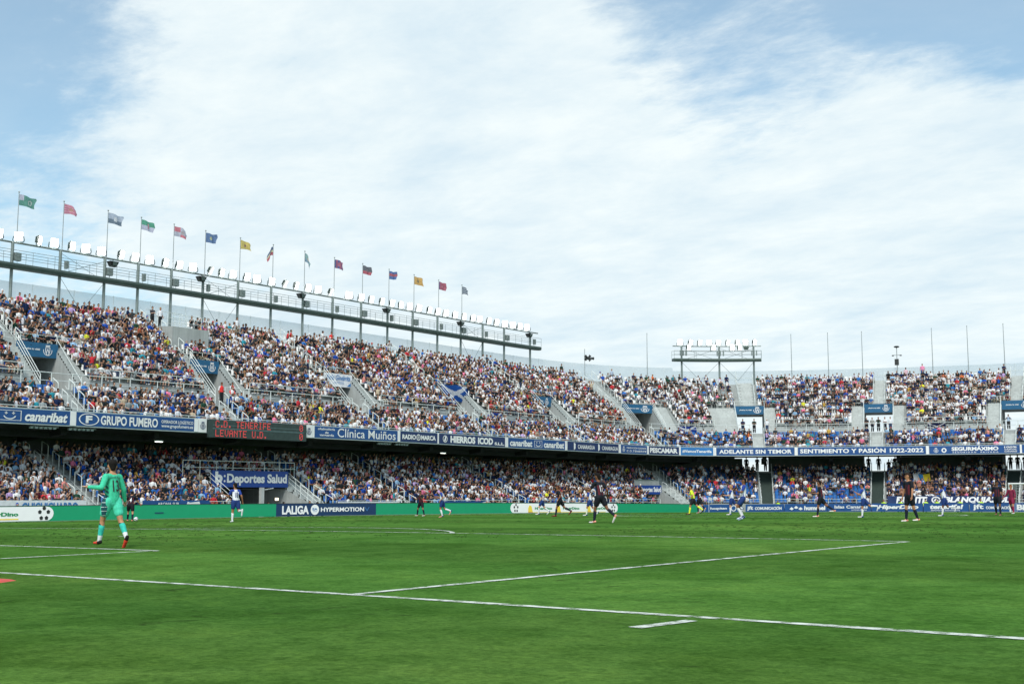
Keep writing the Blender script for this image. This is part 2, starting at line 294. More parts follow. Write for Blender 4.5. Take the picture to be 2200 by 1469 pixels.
def build_pitch():
    g=MB(); xs=np.arange(-42,60.1,1.5); ys=np.arange(-40,122.1,1.5); nx=len(xs)
    g.v=[(float(x),float(y),gz(x,y)) for y in ys for x in xs]
    g.f=[(j*nx+i,j*nx+i+1,(j+1)*nx+i+1,(j+1)*nx+i) for j in range(len(ys)-1) for i in range(nx-1)]; g.c=[None]*len(g.f)
    tag(g.build('pitch',M_GRASS,smooth=True),kind='structure')
    g=MB(); n=48
    g.v=[(0,50,-1.1)]+[(1500*math.cos(2*math.pi*i/n),50+1500*math.sin(2*math.pi*i/n),-1.1) for i in range(n)]
    g.f=[(0,1+i,1+(i+1)%n) for i in range(n)]; g.c=[None]*n
    tag(g.build('ground',M_CONC),kind='structure')
    # painted lines, 4 mm over the turf
    g=MB()
    def ribbon(pts,wd=.13,dz=.006):
        P_=[]
        for i,p in enumerate(pts):
            a=pts[max(0,i-1)]; b=pts[min(len(pts)-1,i+1)]; d=Vector((b[0]-a[0],b[1]-a[1])).normalized(); n_=Vector((-d.y,d.x))*wd*.5*(1+rng.uniform(-.14,.14))
            P_.append(((p[0]+n_.x,p[1]+n_.y),(p[0]-n_.x,p[1]-n_.y)))
        for a,b in zip(P_[:-1],P_[1:]): g.quad(*[(q[0],q[1],gz(*q)+dz) for q in (a[1],b[1],b[0],a[0])])
    def seg(a,b,wd=.13,dz=.006):
        n=max(2,int(math.dist(a,b)/.35)); ribbon([(a[0]+(b[0]-a[0])*i/n,a[1]+(b[1]-a[1])*i/n) for i in range(n+1)],wd,dz)
    def arc(c,r,a0,a1):
        n=max(6,int(abs(a1-a0)/2.5)); ribbon([(c[0]+r*math.cos(R(a0+(a1-a0)*i/n)),c[1]+r*math.sin(R(a0+(a1-a0)*i/n))) for i in range(n+1)],dz=.008)
    L_=105
    seg((-34,0),(34,0)); seg((-34,L_),(34,L_)); seg((-34,.07),(-34,L_-.07),dz=.008); seg((34,.07),(34,L_-.07),dz=.008); seg((-33.9,52.5),(33.9,52.5)); arc((0,52.5),9.15,0,360)
    for y,s in((0,1),(L_,-1)):
        for hw,dp in((20.16,16.5),(9.16,5.5)):
            seg((-hw,y+.07*s),(-hw,y+dp*s),dz=.008); seg((hw,y+.07*s),(hw,y+dp*s),dz=.008); seg((-hw,y+dp*s),(hw,y+dp*s),dz=.010)
        a=math.degrees(math.acos(5.5/9.15)); c=90 if s>0 else -90; arc((0,y+11*s),9.15,c-a,c+a)
        seg((-.11,y+11*s),(.11,y+11*s),.22)
    seg((24.54,-.28),(24.44,-1.02),.14)
    M_LINE=mat('line_paint',(.62,.66,.60),.9,0,.22,5); nt=M_LINE.node_tree; N=nt.nodes; L=nt.links; b=N['Principled BSDF']
    # chalk wears thin: the turf shows between patches of paint
    geo=N.new('ShaderNodeNewGeometry'); n=N.new('ShaderNodeTexNoise'); n.inputs['Scale'].default_value=5; n.inputs['Detail'].default_value=7; n.inputs['Roughness'].default_value=.8; L.new(geo.outputs['Position'],n.inputs['Vector'])
    r=N.new('ShaderNodeMapRange'); r.inputs[1].default_value=.38; r.inputs[2].default_value=.52; r.inputs[3].default_value=.0; r.inputs[4].default_value=.95; L.new(n.outputs[0],r.inputs[0])
    L.new(r.outputs[0],b.inputs['Alpha'])
    tag(g.build('line_markings',M_LINE),kind='structure')
    # divots and tufts of torn turf
    g=MB(); 
    for i in range(6500):
        t=rng.random(); dist=17+75*t**.9; az=YAW+R(rng.uniform(-24,24)); x=CAM[0]-math.sin(az)*dist; y=CAM[1]+math.cos(az)*dist
        if not(-37<x<40 and y<108): continue
        if math.sin(x*.21+1.3)*math.sin(y*.17+.4)+rng.uniform(-.9,.9)<.15: continue
        l=rng.uniform(.02,.07)*(1+.04*dist)*(.45 if dist<30 else 1); wd=l*rng.uniform(.35,.8); z=gz(x,y); a=rng.uniform(0,6.28); n=7; h=rng.uniform(.003,.008)+(.006 if dist>35 else 0)
        rr=[rng.uniform(.6,1.15) for _ in range(n)]
        vs=[(x+(l*rr[k]*math.cos(2*math.pi*k/n))*math.cos(a)-(wd*rr[k]*math.sin(2*math.pi*k/n))*math.sin(a),y+(l*rr[k]*math.cos(2*math.pi*k/n))*math.sin(a)+(wd*rr[k]*math.sin(2*math.pi*k/n))*math.cos(a),z-.002) for k in range(n)]
        cc=rng.choice([(.022,.058,.013),(.03,.085,.018),(.026,.06,.014),(.045,.07,.022)])
        vs.append((x,y,z+h)); g.add(vs,[(k,(k+1)%n,n) for k in range(n)],cc)
        for k in range(2 if dist>30 else 0):
            bx,by=x+rng.uniform(-l,l)*.6,y+rng.uniform(-l,l)*.6; q=rng.uniform(.008,.02); aa=rng.uniform(0,6.28); e=rng.uniform(.002,.012)
            g.add([(bx-q*math.cos(aa),by-q*math.sin(aa),z),(bx+q*math.cos(aa),by+q*math.sin(aa),z),(bx+rng.uniform(-.02,.02),by,z+e+.015)],[(0,1,2)],cc)
    tag(g.build('torn_grass',M_TUFT),'dark torn divots and tufts scattered over the grass pitch','grass',kind='stuff')
build_pitch()

# ---------------------------------------------------------------- the bowl: one plan curve, s runs along it, d outwards from it
CP=[(-43.6,-25),(-43.6,0),(-43.6,25),(-43.7,50),(-43.9,75),(-44.5,98),(-44.5,108),(-43.3,115.3),(-39.6,120.4),(-33,124.3),(-20,129.3),(-8,132.4),(6,133.8),(22,134.2),(40,134)]
def catmull(P_,n=40):
    P_=[np.array(p,float) for p in P_]; P_=[2*P_[0]-P_[1]]+P_+[2*P_[-1]-P_[-2]]; out=[]
    for i in range(1,len(P_)-2):
        p0,p1,p2,p3=P_[i-1:i+3]
        t0=0;t1=t0+np.linalg.norm(p1-p0)**.5;t2=t1+np.linalg.norm(p2-p1)**.5;t3=t2+np.linalg.norm(p3-p2)**.5
        for k in range(n):
            t=t1+(t2-t1)*k/n
            A1=(t1-t)/(t1-t0)*p0+(t-t0)/(t1-t0)*p1;A2=(t2-t)/(t2-t1)*p1+(t-t1)/(t2-t1)*p2;A3=(t3-t)/(t3-t2)*p2+(t-t2)/(t3-t2)*p3
            B1=(t2-t)/(t2-t0)*A1+(t-t0)/(t2-t0)*A2;B2=(t3-t)/(t3-t1)*A2+(t-t1)/(t3-t1)*A3
            out.append((t2-t)/(t2-t1)*B1+(t-t1)/(t2-t1)*B2)
    out.append(P_[-2]); return np.array(out)
_C=catmull(CP); _S=np.concatenate([[0],np.cumsum(np.linalg.norm(np.diff(_C,axis=0),axis=1))])-25.
_T=np.gradient(_C,axis=0); _T/=np.linalg.norm(_T,axis=1)[:,None]
for _ in range(30): _T[1:-1]=(_T[:-2]+2*_T[1:-1]+_T[2:])/4; _T/=np.linalg.norm(_T,axis=1)[:,None]
_N=np.stack([-_T[:,1],_T[:,0]],1)
def P2(s,d=0.): return (float(np.interp(s,_S,_C[:,0])+d*np.interp(s,_S,_N[:,0])),float(np.interp(s,_S,_C[:,1])+d*np.interp(s,_S,_N[:,1])))
def P3(s,d,z): a=P2(s,d); return (a[0],a[1],z)
def ang(s): return math.atan2(np.interp(s,_S,_T[:,1]),np.interp(s,_S,_T[:,0]))   # heading of the tangent
def srange(s0,s1,step=1.0):
    n=max(1,int(math.ceil((s1-s0)/step))); return [s0+(s1-s0)*i/n for i in range(n+1)]
def sweep(mb,s0,s1,prof,closed=False,caps=False,c=None,step=1.2):
    ss=srange(s0,s1,step); k=len(prof); vs=[P3(s,d,z) for s in ss for d,z in prof]; fs=[]
    for j in range(len(ss)-1):
        for i in range(k if closed else k-1):
            a,b=j*k+i,j*k+(i+1)%k; fs.append((a,a+k,b+k,b))
    if caps: fs+=[tuple(range(k)),tuple(range(len(vs)-1,len(vs)-k-1,-1))]
    mb.add(vs,fs,c)
def beam(mb,s0,s1,d,z,r=.025,n=4,step=1.2):
    mb.path([P3(s,d,z) for s in srange(s0,s1,step)],r,n)
S0,SM,S1=20.,119.86,171.
UB=dict(d0=.35,dd=.60,z0=6.5,dz=.42,n=5)         # lower block of the upper tier
UU=dict(d0=5.,dd=.60,z0=9.7,dz=.42,n=15)         # upper block
LT=dict(d0=-1.7,dd=.70,z0=.30,dz=.37,n=11)       # lower tier
PORT=[(22.6,25.7),(37.6,40.7),(52.8,55.5),(67.7,70.9),(83.7,87.0),(99.8,103.2),(114.1,116.6),(123.5,126.0),(136.9,140.0),(151.4,154.4),(166,169)]
OPEN={7,8,9}
UA=[22.6,37.4,52.6,66.9,82.6,98.6,113.5,124.6,138.5,152.8,167.5]
BA=[23.0,38.2,51.6,67.1,82.5,98.7,113.4,125.2,138.3,152.4,167.5]
LA=[23.0,37.9,58.6,68.4,84.1,98.6,115.1,125.9,138.25,152.5,167.5]
LP=[(49.8,57.3),(109.6,113.7)]
AW=.55; SW=1.2
def fl(a): return 2.2 if 123<a<124 else (1.35 if a>110 else 1.3)
def fh(b): return 1.25 if b>110 else .7
def prof_rows(t,i0,i1):
    p=[]
    for i in range(i0,i1): p+=[(t['d0']+t['dd']*i,t['z0']+t['dz']*i),(t['d0']+t['dd']*(i+1),t['z0']+t['dz']*i)]
    return p
def clip(a,b,lo,hi): return (max(a,lo),min(b,hi))
def build_stand(name,label,lo,hi):
    st=thing(name,label,'stand',P3((lo+hi)/2,0,0))
    ud=MB(); ul=MB()
    def runs(cuts):
        out=[]; a=lo
        for c0,c1 in sorted(cuts):
            if c1<lo or c0>hi: continue
            if c0>a: out.append((a,c0))
            a=max(a,c1)
        if a<hi: out.append((a,hi))
        return out
    # upper tier
    sweep(ud,lo,hi,[(0.02,7.0),(.28,7.0),(.28,6.5)]+prof_rows(UB,0,5)+[(3.35,8.75),(5.,8.9)])
    sweep(ud,lo,hi,prof_rows(UU,6,15)+[(14.,15.6),(14.8,15.6)])
    cuts=[(a-fl(a),b+fh(b)) for a,b in PORT]
    for a,b in runs(cuts): sweep(ud,a,b,[(5.,8.9)]+prof_rows(UU,0,6)+[(8.6,12.22)])
    stp=[(5.,8.9)]
    for i in range(16): stp+=[(5+.225*i,8.9+.2075*(i+1)),(5+.225*(i+1),8.9+.2075*(i+1))]
    for a,b in PORT:
        for c0,c1 in((a-fl(a),a),(b,b+fh(b))):
            c0,c1=clip(c0,c1,lo,hi)
            if c1-c0>.05:
                ul=MB(); sweep(ul,c0,c1,stp); ul.build('portal_stairs',M_CONCL,st)
        if b<lo or a>hi: continue
        for s_,e in((a,-1),(b,1)):
            if not lo<=s_<=hi: continue
            ud.add([P3(s_,5,8.9),P3(s_,8.35,8.9),P3(s_,8.35,11.98),P3(s_,5,8.92)],[(0,1,2,3)])
            ud.quad(P3(s_,8.35,8.9),P3(s_,14.8,8.9),P3(s_,14.8,12.2),P3(s_,8.35,12.2))
            q=a-fl(a) if e<0 else b+fh(b)
            ud.quad(P3(q,5,8.9),P3(q,8.6,8.9),P3(q,8.6,12.22),P3(q,5,9.7))
        a_,b_=clip(a,b,lo,hi)
        sweep(ud,a_,b_,[(5,8.9),(14.8,8.9)]); sweep(ud,a_,b_,[(8.35,12.22),(8.35,11.5),(14.8,11.5)])
    ud.build('upper_terrace',M_CONC,st)
    # aisle treads (pale half steps)
    for sa,t,i0,i1 in [(s,UU,6,15) for s in UA]+[(s,UB,0,5) for s in BA]:
        if lo<sa<hi:
            ul=MB(); pr=[]
            for i in range(i0,i1):
                d,z=t['d0']+t['dd']*i,t['z0']+t['dz']*i; c0,c1=clip(sa-AW,sa+AW,lo,hi)
                pr+=[(d-.006,z+.004),(d+.30,z+.004),(d+.30,z+.21),(d+t['dd']-.006,z+.21)]
            sweep(ul,c0,c1,pr); ul.build('stairs',M_CONCL,st)
    # parapet trim and soffit
    m=MB(); sweep(m,lo,hi,[(-.10,6.02),(-.10,6.09),(.0,6.09),(.0,6.02)],True,True); sweep(m,lo,hi,[(-.10,7.0),(-.10,7.07),(.30,7.07),(.30,7.003)],True,True); m.build('parapet_trim',M_RIM,st)
    m=MB(); sweep(m,lo,hi,[(0,7.),(0,6.02)]); m.build('parapet',M_CONC,st)
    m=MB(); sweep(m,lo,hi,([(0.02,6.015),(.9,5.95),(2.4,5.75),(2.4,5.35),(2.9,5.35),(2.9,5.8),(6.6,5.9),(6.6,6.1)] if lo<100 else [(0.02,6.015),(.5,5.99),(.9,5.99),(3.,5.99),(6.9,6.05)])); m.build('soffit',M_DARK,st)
    # beams under the soffit
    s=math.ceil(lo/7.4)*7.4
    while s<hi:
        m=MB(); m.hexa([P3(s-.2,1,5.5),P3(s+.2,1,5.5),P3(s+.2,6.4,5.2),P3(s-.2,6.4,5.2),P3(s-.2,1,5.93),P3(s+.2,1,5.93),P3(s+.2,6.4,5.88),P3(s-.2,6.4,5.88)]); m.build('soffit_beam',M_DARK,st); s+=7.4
    # lower tier
    lt=MB()
    for a,b in runs([(p[0],p[1]) for p in LP]): sweep(lt,a,b,[(-2.0,-.6),(-2.0,.45),(-1.86,.45),(-1.86,.3)]+prof_rows(LT,0,11)+[(6.0,4.37),(6.9,4.37)])
    for a,b in LP:
        if a>hi or b<lo: continue
        sweep(lt,a,b,[(1.6,3.3),(1.75,3.3),(1.75,2.15)]+prof_rows(LT,5,11)+[(6.,4.37),(6.9,4.37)])
        sweep(lt,a,b,[(-2.0,-.45),(7,-.45)]); sweep(lt,a,b,[(7,2.0),(1.75,2.0)])
        for q in(a,b):
            lt.quad(P3(q,-1.9,-.45),P3(q,7,-.45),P3(q,7,4.1),P3(q,-1.9,.5)); 
    lt.build('lower_terrace',M_CONC,st)
    g1=MB(); g2=MB()
    for sa in LA:
        if lo<sa<hi:
            g=MB(); pr=[]
            for i in range(11):
                d,z=LT['d0']+LT['dd']*i,LT['z0']+LT['dz']*i
                pr+=[(d-.006,z+.004),(d+.34,z+.004),(d+.34,z+.187),(d+LT['dd']-.006,z+.187)]
            sweep(g,sa-AW-.1,sa+AW+.1,pr); g.build('lower_stairs',M_GSTEP if sa>120 else M_CONCL,st)
    # back walls
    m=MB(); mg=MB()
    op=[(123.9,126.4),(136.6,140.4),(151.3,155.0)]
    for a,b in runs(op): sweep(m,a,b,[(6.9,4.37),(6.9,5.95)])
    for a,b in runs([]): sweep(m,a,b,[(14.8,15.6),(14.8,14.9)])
    m.build('concourse_wall',M_CONCD,st)  # pale wall coloured dark to carry the shade below the upper tier
    m=MB()
    for a,b in runs([(a-.05,b+.05) for a,b in op]): sweep(m,a,b,[(15.2,-1.1),(15.2,15.6)])
    sweep(m,lo,hi,[(6.9,4.36),(15.2,4.36)]); sweep(m,lo,hi,[(14.8,15.59),(15.2,15.59)])
    m.build('outer_wall',M_CONCD if False else M_CONC,st)
    # translucent screen on top of the wall
    m=MB(); fr=MB(); WT=17.85 if lo<100 else 17.45
    sweep(m,lo,hi,[(14.95,15.6),(14.95,WT),(15.0,WT),(15.0,15.6)]); m.build('wind_screen',M_GLASS,st)
    for s in srange(lo+.6,hi-.6,3.7): fr.tube(P3(s,14.92,15.6),P3(s,14.92,WT+.03),.022,n=4)
    beam(fr,lo,hi,14.75,16.55,.025); 
    for s in srange(lo+.3,hi-.3,1.9): fr.tube(P3(s,14.75,15.6),P3(s,14.75,16.55),.018,n=4)
    fr.build('screen_posts',M_GALV,st)
    # railings
    def rail(a,b,d,z,h=1.,mid=2,post=2.3,r=.024):
        a,b=clip(a,b,lo,hi)
        if b-a<.3: return
        m=MB()
        for k in range(mid): beam(m,a,b,d,z+h*(1-k/mid),r if k==0 else r*.75)
        for s in srange(a,b,post): m.tube(P3(s,d,z),P3(s,d,z+h),r,n=4)
        m.build('railing',M_GALV,st)
    rail(lo+.01,hi-.01,.12,7.0,.22,1,3.0)
    for i in range(len(PORT)-1):
        rail(PORT[i][1]+fh(PORT[i][1]),PORT[i+1][0]-fl(PORT[i+1][0]),5.05,9.7,.85,2,2.6,.032); rail(BA[i]+.8,BA[i+1]-.8,3.45,8.75,1.1,2,2.6,.034)
    for i in range(len(LA)-1):
        a,b=LA[i]+.75,LA[i+1]-.75
        for p0,p1 in LP:
            if a<p0<b: rail(a,p0-.1,-1.93,.45,.62,2,1.7); a=p1+.1
        rail(a,b,-1.93,.45,.62,2,1.7)
    for a,b in PORT:
        if lo<a and b<hi:
            m=MB()
            for s_ in(a-.06,b+.06):
                for k in((0,.3,.6) if s_<a or a>110 else (.25,)): m.tube(P3(s_,5.05,9.85-k),P3(s_,8.4,13.1-k),.028,n=4)
                m.tube(P3(s_,5.05,8.9),P3(s_,5.05,9.9),.035,n=4); m.tube(P3(s_,8.4,12.2),P3(s_,8.4,13.1),.03,n=4)
            for k in(.45,.85): beam(m,a-1.7,b+1.7,8.62,12.22+k,.024)
            for s_ in(a-1.7,(a+b)/2,b+1.7): m.tube(P3(s_,8.62,12.22),P3(s_,8.62,13.07),.024,n=4)
            for k in(.5,1.): m.tube(P3(a+.2,4.05,8.9+k),P3(b-1.,4.05,8.9+k),.024,n=4)
            m.build('portal_railing',M_GALV,st)
    def hoops(sa,t,i0,i1,wd=AW+.08):
        if not(lo+.8<sa<hi-.8): return
        for sg in(-1,1):
            m=MB(); s_=sa+sg*wd
            for i in range(i0,i1,2 if t is not LT else 2):
                d=t['d0']+t['dd']*(i+.15); z=t['z0']+t['dz']*i; d2=d+t['dd']*1.15; z2=z+t['dz']; 
                m.tube(P3(s_,d,z+.05),P3(s_,d+t['dd']*2,z+.05+t['dz']*2),.012,n=3)
                m.path([P3(s_,d,z),P3(s_,d,z+.9),P3(s_,d+.08,z+1.0),P3(s_,d2,z2+.92),P3(s_,d2,z2)],.034,4)
            m.build('handrail',M_GALV,st)
    for s in UA: hoops(s,UU,6,15)
    for s in BA: hoops(s,UB,0,5)
    for s in LA: hoops(s,LT,0,11,AW+.16)
    # seats: every place has its shell
    sw=[];sb=[]
    for (s,d,z,kind) in SEATS:
        if lo<=s<hi: (sw if kind=='U' else sb).append((s,d,z))
    for nm,lst,mt in(('white_seats',sw,M_SEATW),('blue_seats',sb,M_SEATB)):
        if not lst: continue
        tv=np.array([(-.21,-.16,.40),(.21,-.16,.40),(.21,.20,.38),(-.21,.20,.38),(-.20,.23,.80),(.20,.23,.80),(-.21,-.16,.36),(.21,-.16,.36),(.2,.27,.8),(-.2,.27,.8),(-.21,.24,.34),(.21,.24,.34)])
        tf=[(0,1,2,3),(3,2,5,4),(6,7,1,0),(4,5,8,9),(9,8,11,10),(6,10,11,7),(0,3,10,6),(1,7,11,2),(3,4,9,10),(2,11,8,5)]
        big_mesh(nm,[(tv,tf,None,lst_np(lst))],mt,st)
    return st
def big_mesh(name,groups,mt,parent=None,tri=False):
    """groups: (template verts, template quads, None | face colours (n,f,3), placement (n,4)=x,y,z,heading)"""
    VV=[];LL=[];CC=[];cnt=0;nf=0;LT_=[]
    for tv,tf,fc,pl in groups:
        n=len(pl); c,s=np.cos(pl[:,3]),np.sin(pl[:,3]); k=len(tv)
        V=np.empty((n,k,3)); V[:,:,0]=pl[:,None,0]+tv[None,:,0]*c[:,None]-tv[None,:,1]*s[:,None]; V[:,:,1]=pl[:,None,1]+tv[None,:,0]*s[:,None]+tv[None,:,1]*c[:,None]; V[:,:,2]=pl[:,None,2]+tv[None,:,2]*(pl[:,None,4] if pl.shape[1]>4 else 1)
        VV.append(V.reshape(-1,3)); flat=np.array([i for f in tf for i in f]); LL.append((flat[None,:]+(np.arange(n)*k)[:,None]+cnt).ravel()); cnt+=n*k
        LT_.append(np.tile(np.array([len(f) for f in tf]),n)); nf+=n*len(tf)
        if fc is not None: CC.append(fc.reshape(-1,3))
    V=np.concatenate(VV); Lp=np.concatenate(LL).astype(np.int32); tot=np.concatenate(LT_).astype(np.int32)
    if parent is not None: V=V-np.array(world_of(parent).translation)[None,:]
    me=bpy.data.meshes.new(name); me.vertices.add(len(V)); me.vertices.foreach_set('co',V.astype(np.float32).ravel())
    me.loops.add(len(Lp)); me.loops.foreach_set('vertex_index',Lp); me.polygons.add(nf)
    st=np.concatenate([[0],np.cumsum(tot)[:-1]]).astype(np.int32); me.polygons.foreach_set('loop_start',st); me.polygons.foreach_set('loop_total',tot)
    me.update(calc_edges=True)
    if CC:
        C_=np.concatenate(CC); C_=np.concatenate([C_,np.ones((len(C_),1))],1); at=me.attributes.new('Col','FLOAT_COLOR','FACE'); at.data.foreach_set('color',C_.astype(np.float32).ravel())
        me.polygons.foreach_set('use_smooth',[True]*nf)
    me.materials.append(mt); o=bpy.data.objects.new(name,me); col.objects.link(o)
    if parent is not None: o.parent=parent; tag(o,kind='stuff')
    return o
def lst_np(lst):
    a=np.zeros((len(lst),4))
    for i,(s,d,z) in enumerate(lst): x,y=P2(s,d); a[i]=(x,y,z,ang(s)+0)   # local +y outwards(left of tangent), seat faces -y
    return a
# seat places
SEATS=[]; NSEAT={}
def near(s,L_,r): return any(abs(s-q)<r for q in L_)
def make_seats():
    for t,k in((UB,'B'),(UU,'U'),(LT,'L')):
        for i in range(t['n']):
            s=S0+.3; idx=0
            while s<S1-.3:
                ok=True
                if k=='B': ok=not near(s,BA,.82)
                if k=='U': ok=not near(s,UA,.82) if i>=6 else not any(a-fl(a)-.1<s<b+fh(b)+.1 for a,b in PORT)
                if k=='L': ok=not near(s,LA,.95) and not(i<6 and any(a-.5<s<b+.9 for a,b in LP))
                if k=='U' and i>=9 and 53.0<s<56.6: ok=False   # camera platform
                if ok: SEATS.append((s,t['d0']+t['dd']*i+.30,t['z0']+t['dz']*i,k)); NSEAT[len(SEATS)-1]=i
                s+=.462
make_seats()
side_stand=build_stand('side_stand','long two tier concrete grandstand packed with spectators along the far touchline at left',S0,SM)
end_stand=build_stand('end_stand','two tier concrete grandstand curving behind the far goal at right',SM,S1)
# camera platform at the top of the side stand
def platform():
    t=thing('camera_platform','pale grey raised camera platform with railings at the top of the left stand','platform',P3(54.2,12,13.7))
    m=MB(); a,b=52.6,56.3
    vs=lambda s:[P3(s,10.6,13.2),P3(s,14.4,13.2),P3(s,14.4,15.62),P3(s,10.6,15.3)]
    m.add(vs(a)+vs(b),[(0,1,2,3),(7,6,5,4),(3,2,6,7),(0,3,7,4)]); m.build('platform_base',M_CONC,t)
    m=MB()
    for k in(.5,1.,1.45): beam(m,a,b,14.3,15.6+k,.024); beam(m,a,b,10.7,15.3+k*.7,.02)
    for s in srange(a,b,.8): m.tube(P3(s,14.3,15.6),P3(s,14.3,17.05),.022,n=4); m.tube(P3(s,10.7,15.3),P3(s,10.7,16.3),.02,n=4)
    m.build('railing',M_GALV,t)
platform()
# ---------------------------------------------------------------- boards and banners on the parapet
def fas(s0,off=-.16): return lambda x,y: P3(s0+x,off,y)
def panel(s0,s1,mt,label,draw,z0=6.10,z1=6.99,name='advertising_banner',off=-.12,cat='banner',lm=None,group=None):
    t=thing(name,label,cat,P3((s0+s1)/2,off,z0),group)
    m=MB(); sweep(m,s0,s1,[(off,z0),(off,z1),(off+.1,z1),(off+.1,z0)],True,True,step=.8); pn=m.build('panel',mt,t)
    lt=MB(); draw(lt,lambda x,y:P3(x,off-.03,y))
    if lt.v: lt.build('lettering',lm or M_WHITE,pn)
    return t
def T(txt,x0,x1,y0=6.22,y1=6.86,**k): return lambda m,f: put_text(m,txt,x0,x1,y0,y1,f,**k)
def multi(*a):
    def g(m,f):
        for q in a: q(m,f)
    return g
def smiley(x0,x1):
    def g(m,f):
        put_rect(m,x0,x1,6.22,6.25,f);put_rect(m,x0,x1,6.84,6.87,f);put_rect(m,x0,x0+.05,6.25,6.84,f);put_rect(m,x1-.05,x1,6.25,6.84,f)
        c=(x0+x1)/2; put_ring(m,c,6.6,.25,.31,f,12,200,340,1.5); 
        for e in(-.25,.25): put_rect(m,c+e-.1,c+e+.1,6.66,6.71,f); put_rect(m,c+e-.03,c+e+.03,6.6,6.77,f)
    return g
PAN=[(19.99,29.0,M_BLUE,'plain blue parapet banner at the far left edge of the stand',lambda m,f:None),
 (29.1,36.7,M_BLUE,'blue parapet banner reading canaribat beside a smiling face, far left',multi(smiley(31.6,33.2),T('canaribat',33.45,36.5,bold=.035,shear=.25))),
 (37.14,46.75,M_BLUE,'blue parapet banner reading GRUPO FUMERO with a web address',multi(lambda m,f:put_ring(m,38.1,6.55,.36,.41,f,24,sx=1.9),T('F',37.85,38.35,6.3,6.8,bold=.05),T('GRUPO FUMERO',39.0,43.6,bold=.03),T('OPERADOR LOGÍSTICO',43.9,46.65,6.56,6.84,bold=.015),T('www.grupofumero.es',43.9,46.65,6.2,6.5,bold=.015))),
 (58.6,68.28,M_BLUE,'blue parapet banner reading Clínica Muiños',multi(T('oftalmología',58.9,60.8,6.66,6.9,bold=.02),T('de',59.7,60.1,6.44,6.62,bold=.02),T('vanguardia',59.1,60.7,6.17,6.42,bold=.02),T('Clínica Muiños',61.1,68.0,6.2,6.92,bold=.005))),
 (68.62,73.52,M_NAVY,'navy parapet banner reading RADIO MARCA with a round dial emblem',multi(T('RADIO',68.85,70.6,6.33,6.75,bold=.04),lambda m,f:(put_ring(m,70.95,6.54,.2,.28,f,16),put_rect(m,70.92,70.98,6.4,6.68,f),put_rect(m,70.83,70.86,6.46,6.62,f),put_rect(m,71.04,71.07,6.46,6.62,f)),T('MARCA',71.3,73.25,6.33,6.75,bold=.04))),
 (73.72,83.54,M_NAVY,'navy parapet banner reading HIERROS ICOD S.L.L. in blocky white capitals',multi(lambda m,f:(put_ring(m,74.55,6.54,.25,.32,f,20),put_poly(m,[(74.4,6.34),(74.6,6.34),(74.75,6.76),(74.55,6.76)],f)),T('HIERROS',75.3,78.9,bold=.055),T('ICOD',79.3,81.6,bold=.055),T('S.L.L.',81.85,83.4,6.22,6.5,bold=.05))),
 (84.06,93.82,M_BLUE,'blue parapet banner with the word canaribat on both sides of a smiling face',multi(T('canaribat',84.3,88.0,bold=.035,shear=.1),smiley(88.35,89.7),T('canaribat',90.0,93.6,bold=.035,shear=.1))),
 (94.26,104.12,M_NAVY,'navy parapet banner reading CANARAGUA twice',multi(*[q for x in(95.4,100.0) for q in(T('CANARAGUA',x+.75,x+3.95,6.3,6.72,bold=.02),lambda m,f,x=x:(put_poly(m,[(x,6.15),(x+.3,6.3),(x+.3,6.8),(x,6.95)],f)))])),
 (104.6,109.58,M_BLUE,'blue parapet banner of a charity foundation with small widely spaced lettering',multi(lambda m,f:put_crest(m,105.1,6.55,.6,f),T('FUNDACIÓN CANARIA',105.7,109.4,6.6,6.8,bold=.02,space=1.1),T('C.D.TENERIFE',105.7,109.4,6.24,6.46,bold=.02,space=1.2)),),
 (109.92,115.12,M_NAVY,'navy parapet banner reading PESCAMAR in heavy capitals',T('PESCAMAR',110.1,114.9,6.26,6.84,bold=.05)),
 (115.38,119.66,M_BLUEL,'light blue parapet banner reading #VamosTenerife',T('#VamosTenerife',115.6,119.45,6.36,6.72,bold=.03)),
 (120.06,129.14,M_BLUE,'blue parapet banner reading ADELANTE SIN TEMOR',T('ADELANTE SIN TEMOR',120.4,128.85,6.3,6.78,bold=.035,space=1.05)),
 (129.56,143.64,M_BLUE,'long blue parapet banner reading SENTIMIENTO Y PASIÓN 1922-2022',T('SENTIMIENTO Y PASIÓN 1922-2022',129.8,143.4,6.3,6.86,bold=.035,space=1.05)),
 (144.04,153.48,M_BLUE,'blue parapet banner reading SEGURMÁXIMO at the right end',multi(lambda m,f:(put_crest(m,144.75,6.52,.55,f),put_ring(m,145.6,6.5,.14,.27,f,18)),T('SEGURMÁXIMO',146.4,151.3,6.42,6.95,bold=.045),T('SEGURIDAD  PRIVADA',146.5,151.3,6.18,6.32,bold=.02,space=1.5),T('100%',151.9,153.2,6.66,6.86,bold=.03),T('CAPITAL',151.9,153.2,6.44,6.58,bold=.03),T('CANARIO',151.9,153.2,6.22,6.36,bold=.03))),
 (153.72,162.,M_BLUE,'plain blue parapet banner beyond the right end',lambda m,f:None)]
for p in PAN: panel(p[0],p[1],p[2],p[3],p[4])
prev=None
dv=[(36.7,37.14),(46.78,47.1),(58.3,58.56),(68.3,68.6),(73.54,73.7),(83.58,84.02),(93.86,94.22),(104.16,104.56),(109.6,109.9),(115.14,115.36),(119.68,119.84),(119.86,120.04),(129.18,129.52),(143.68,144.0),(153.5,153.7)]
for k,(a,b) in enumerate(dv):
    m=MB(); sweep(m,a,b,[(-.14,6.08),(-.14,7.0),(-.02,7.0),(-.02,6.08)],True,True); m.build('banner_divider',M_WHITE,side_stand if b<=SM else end_stand)
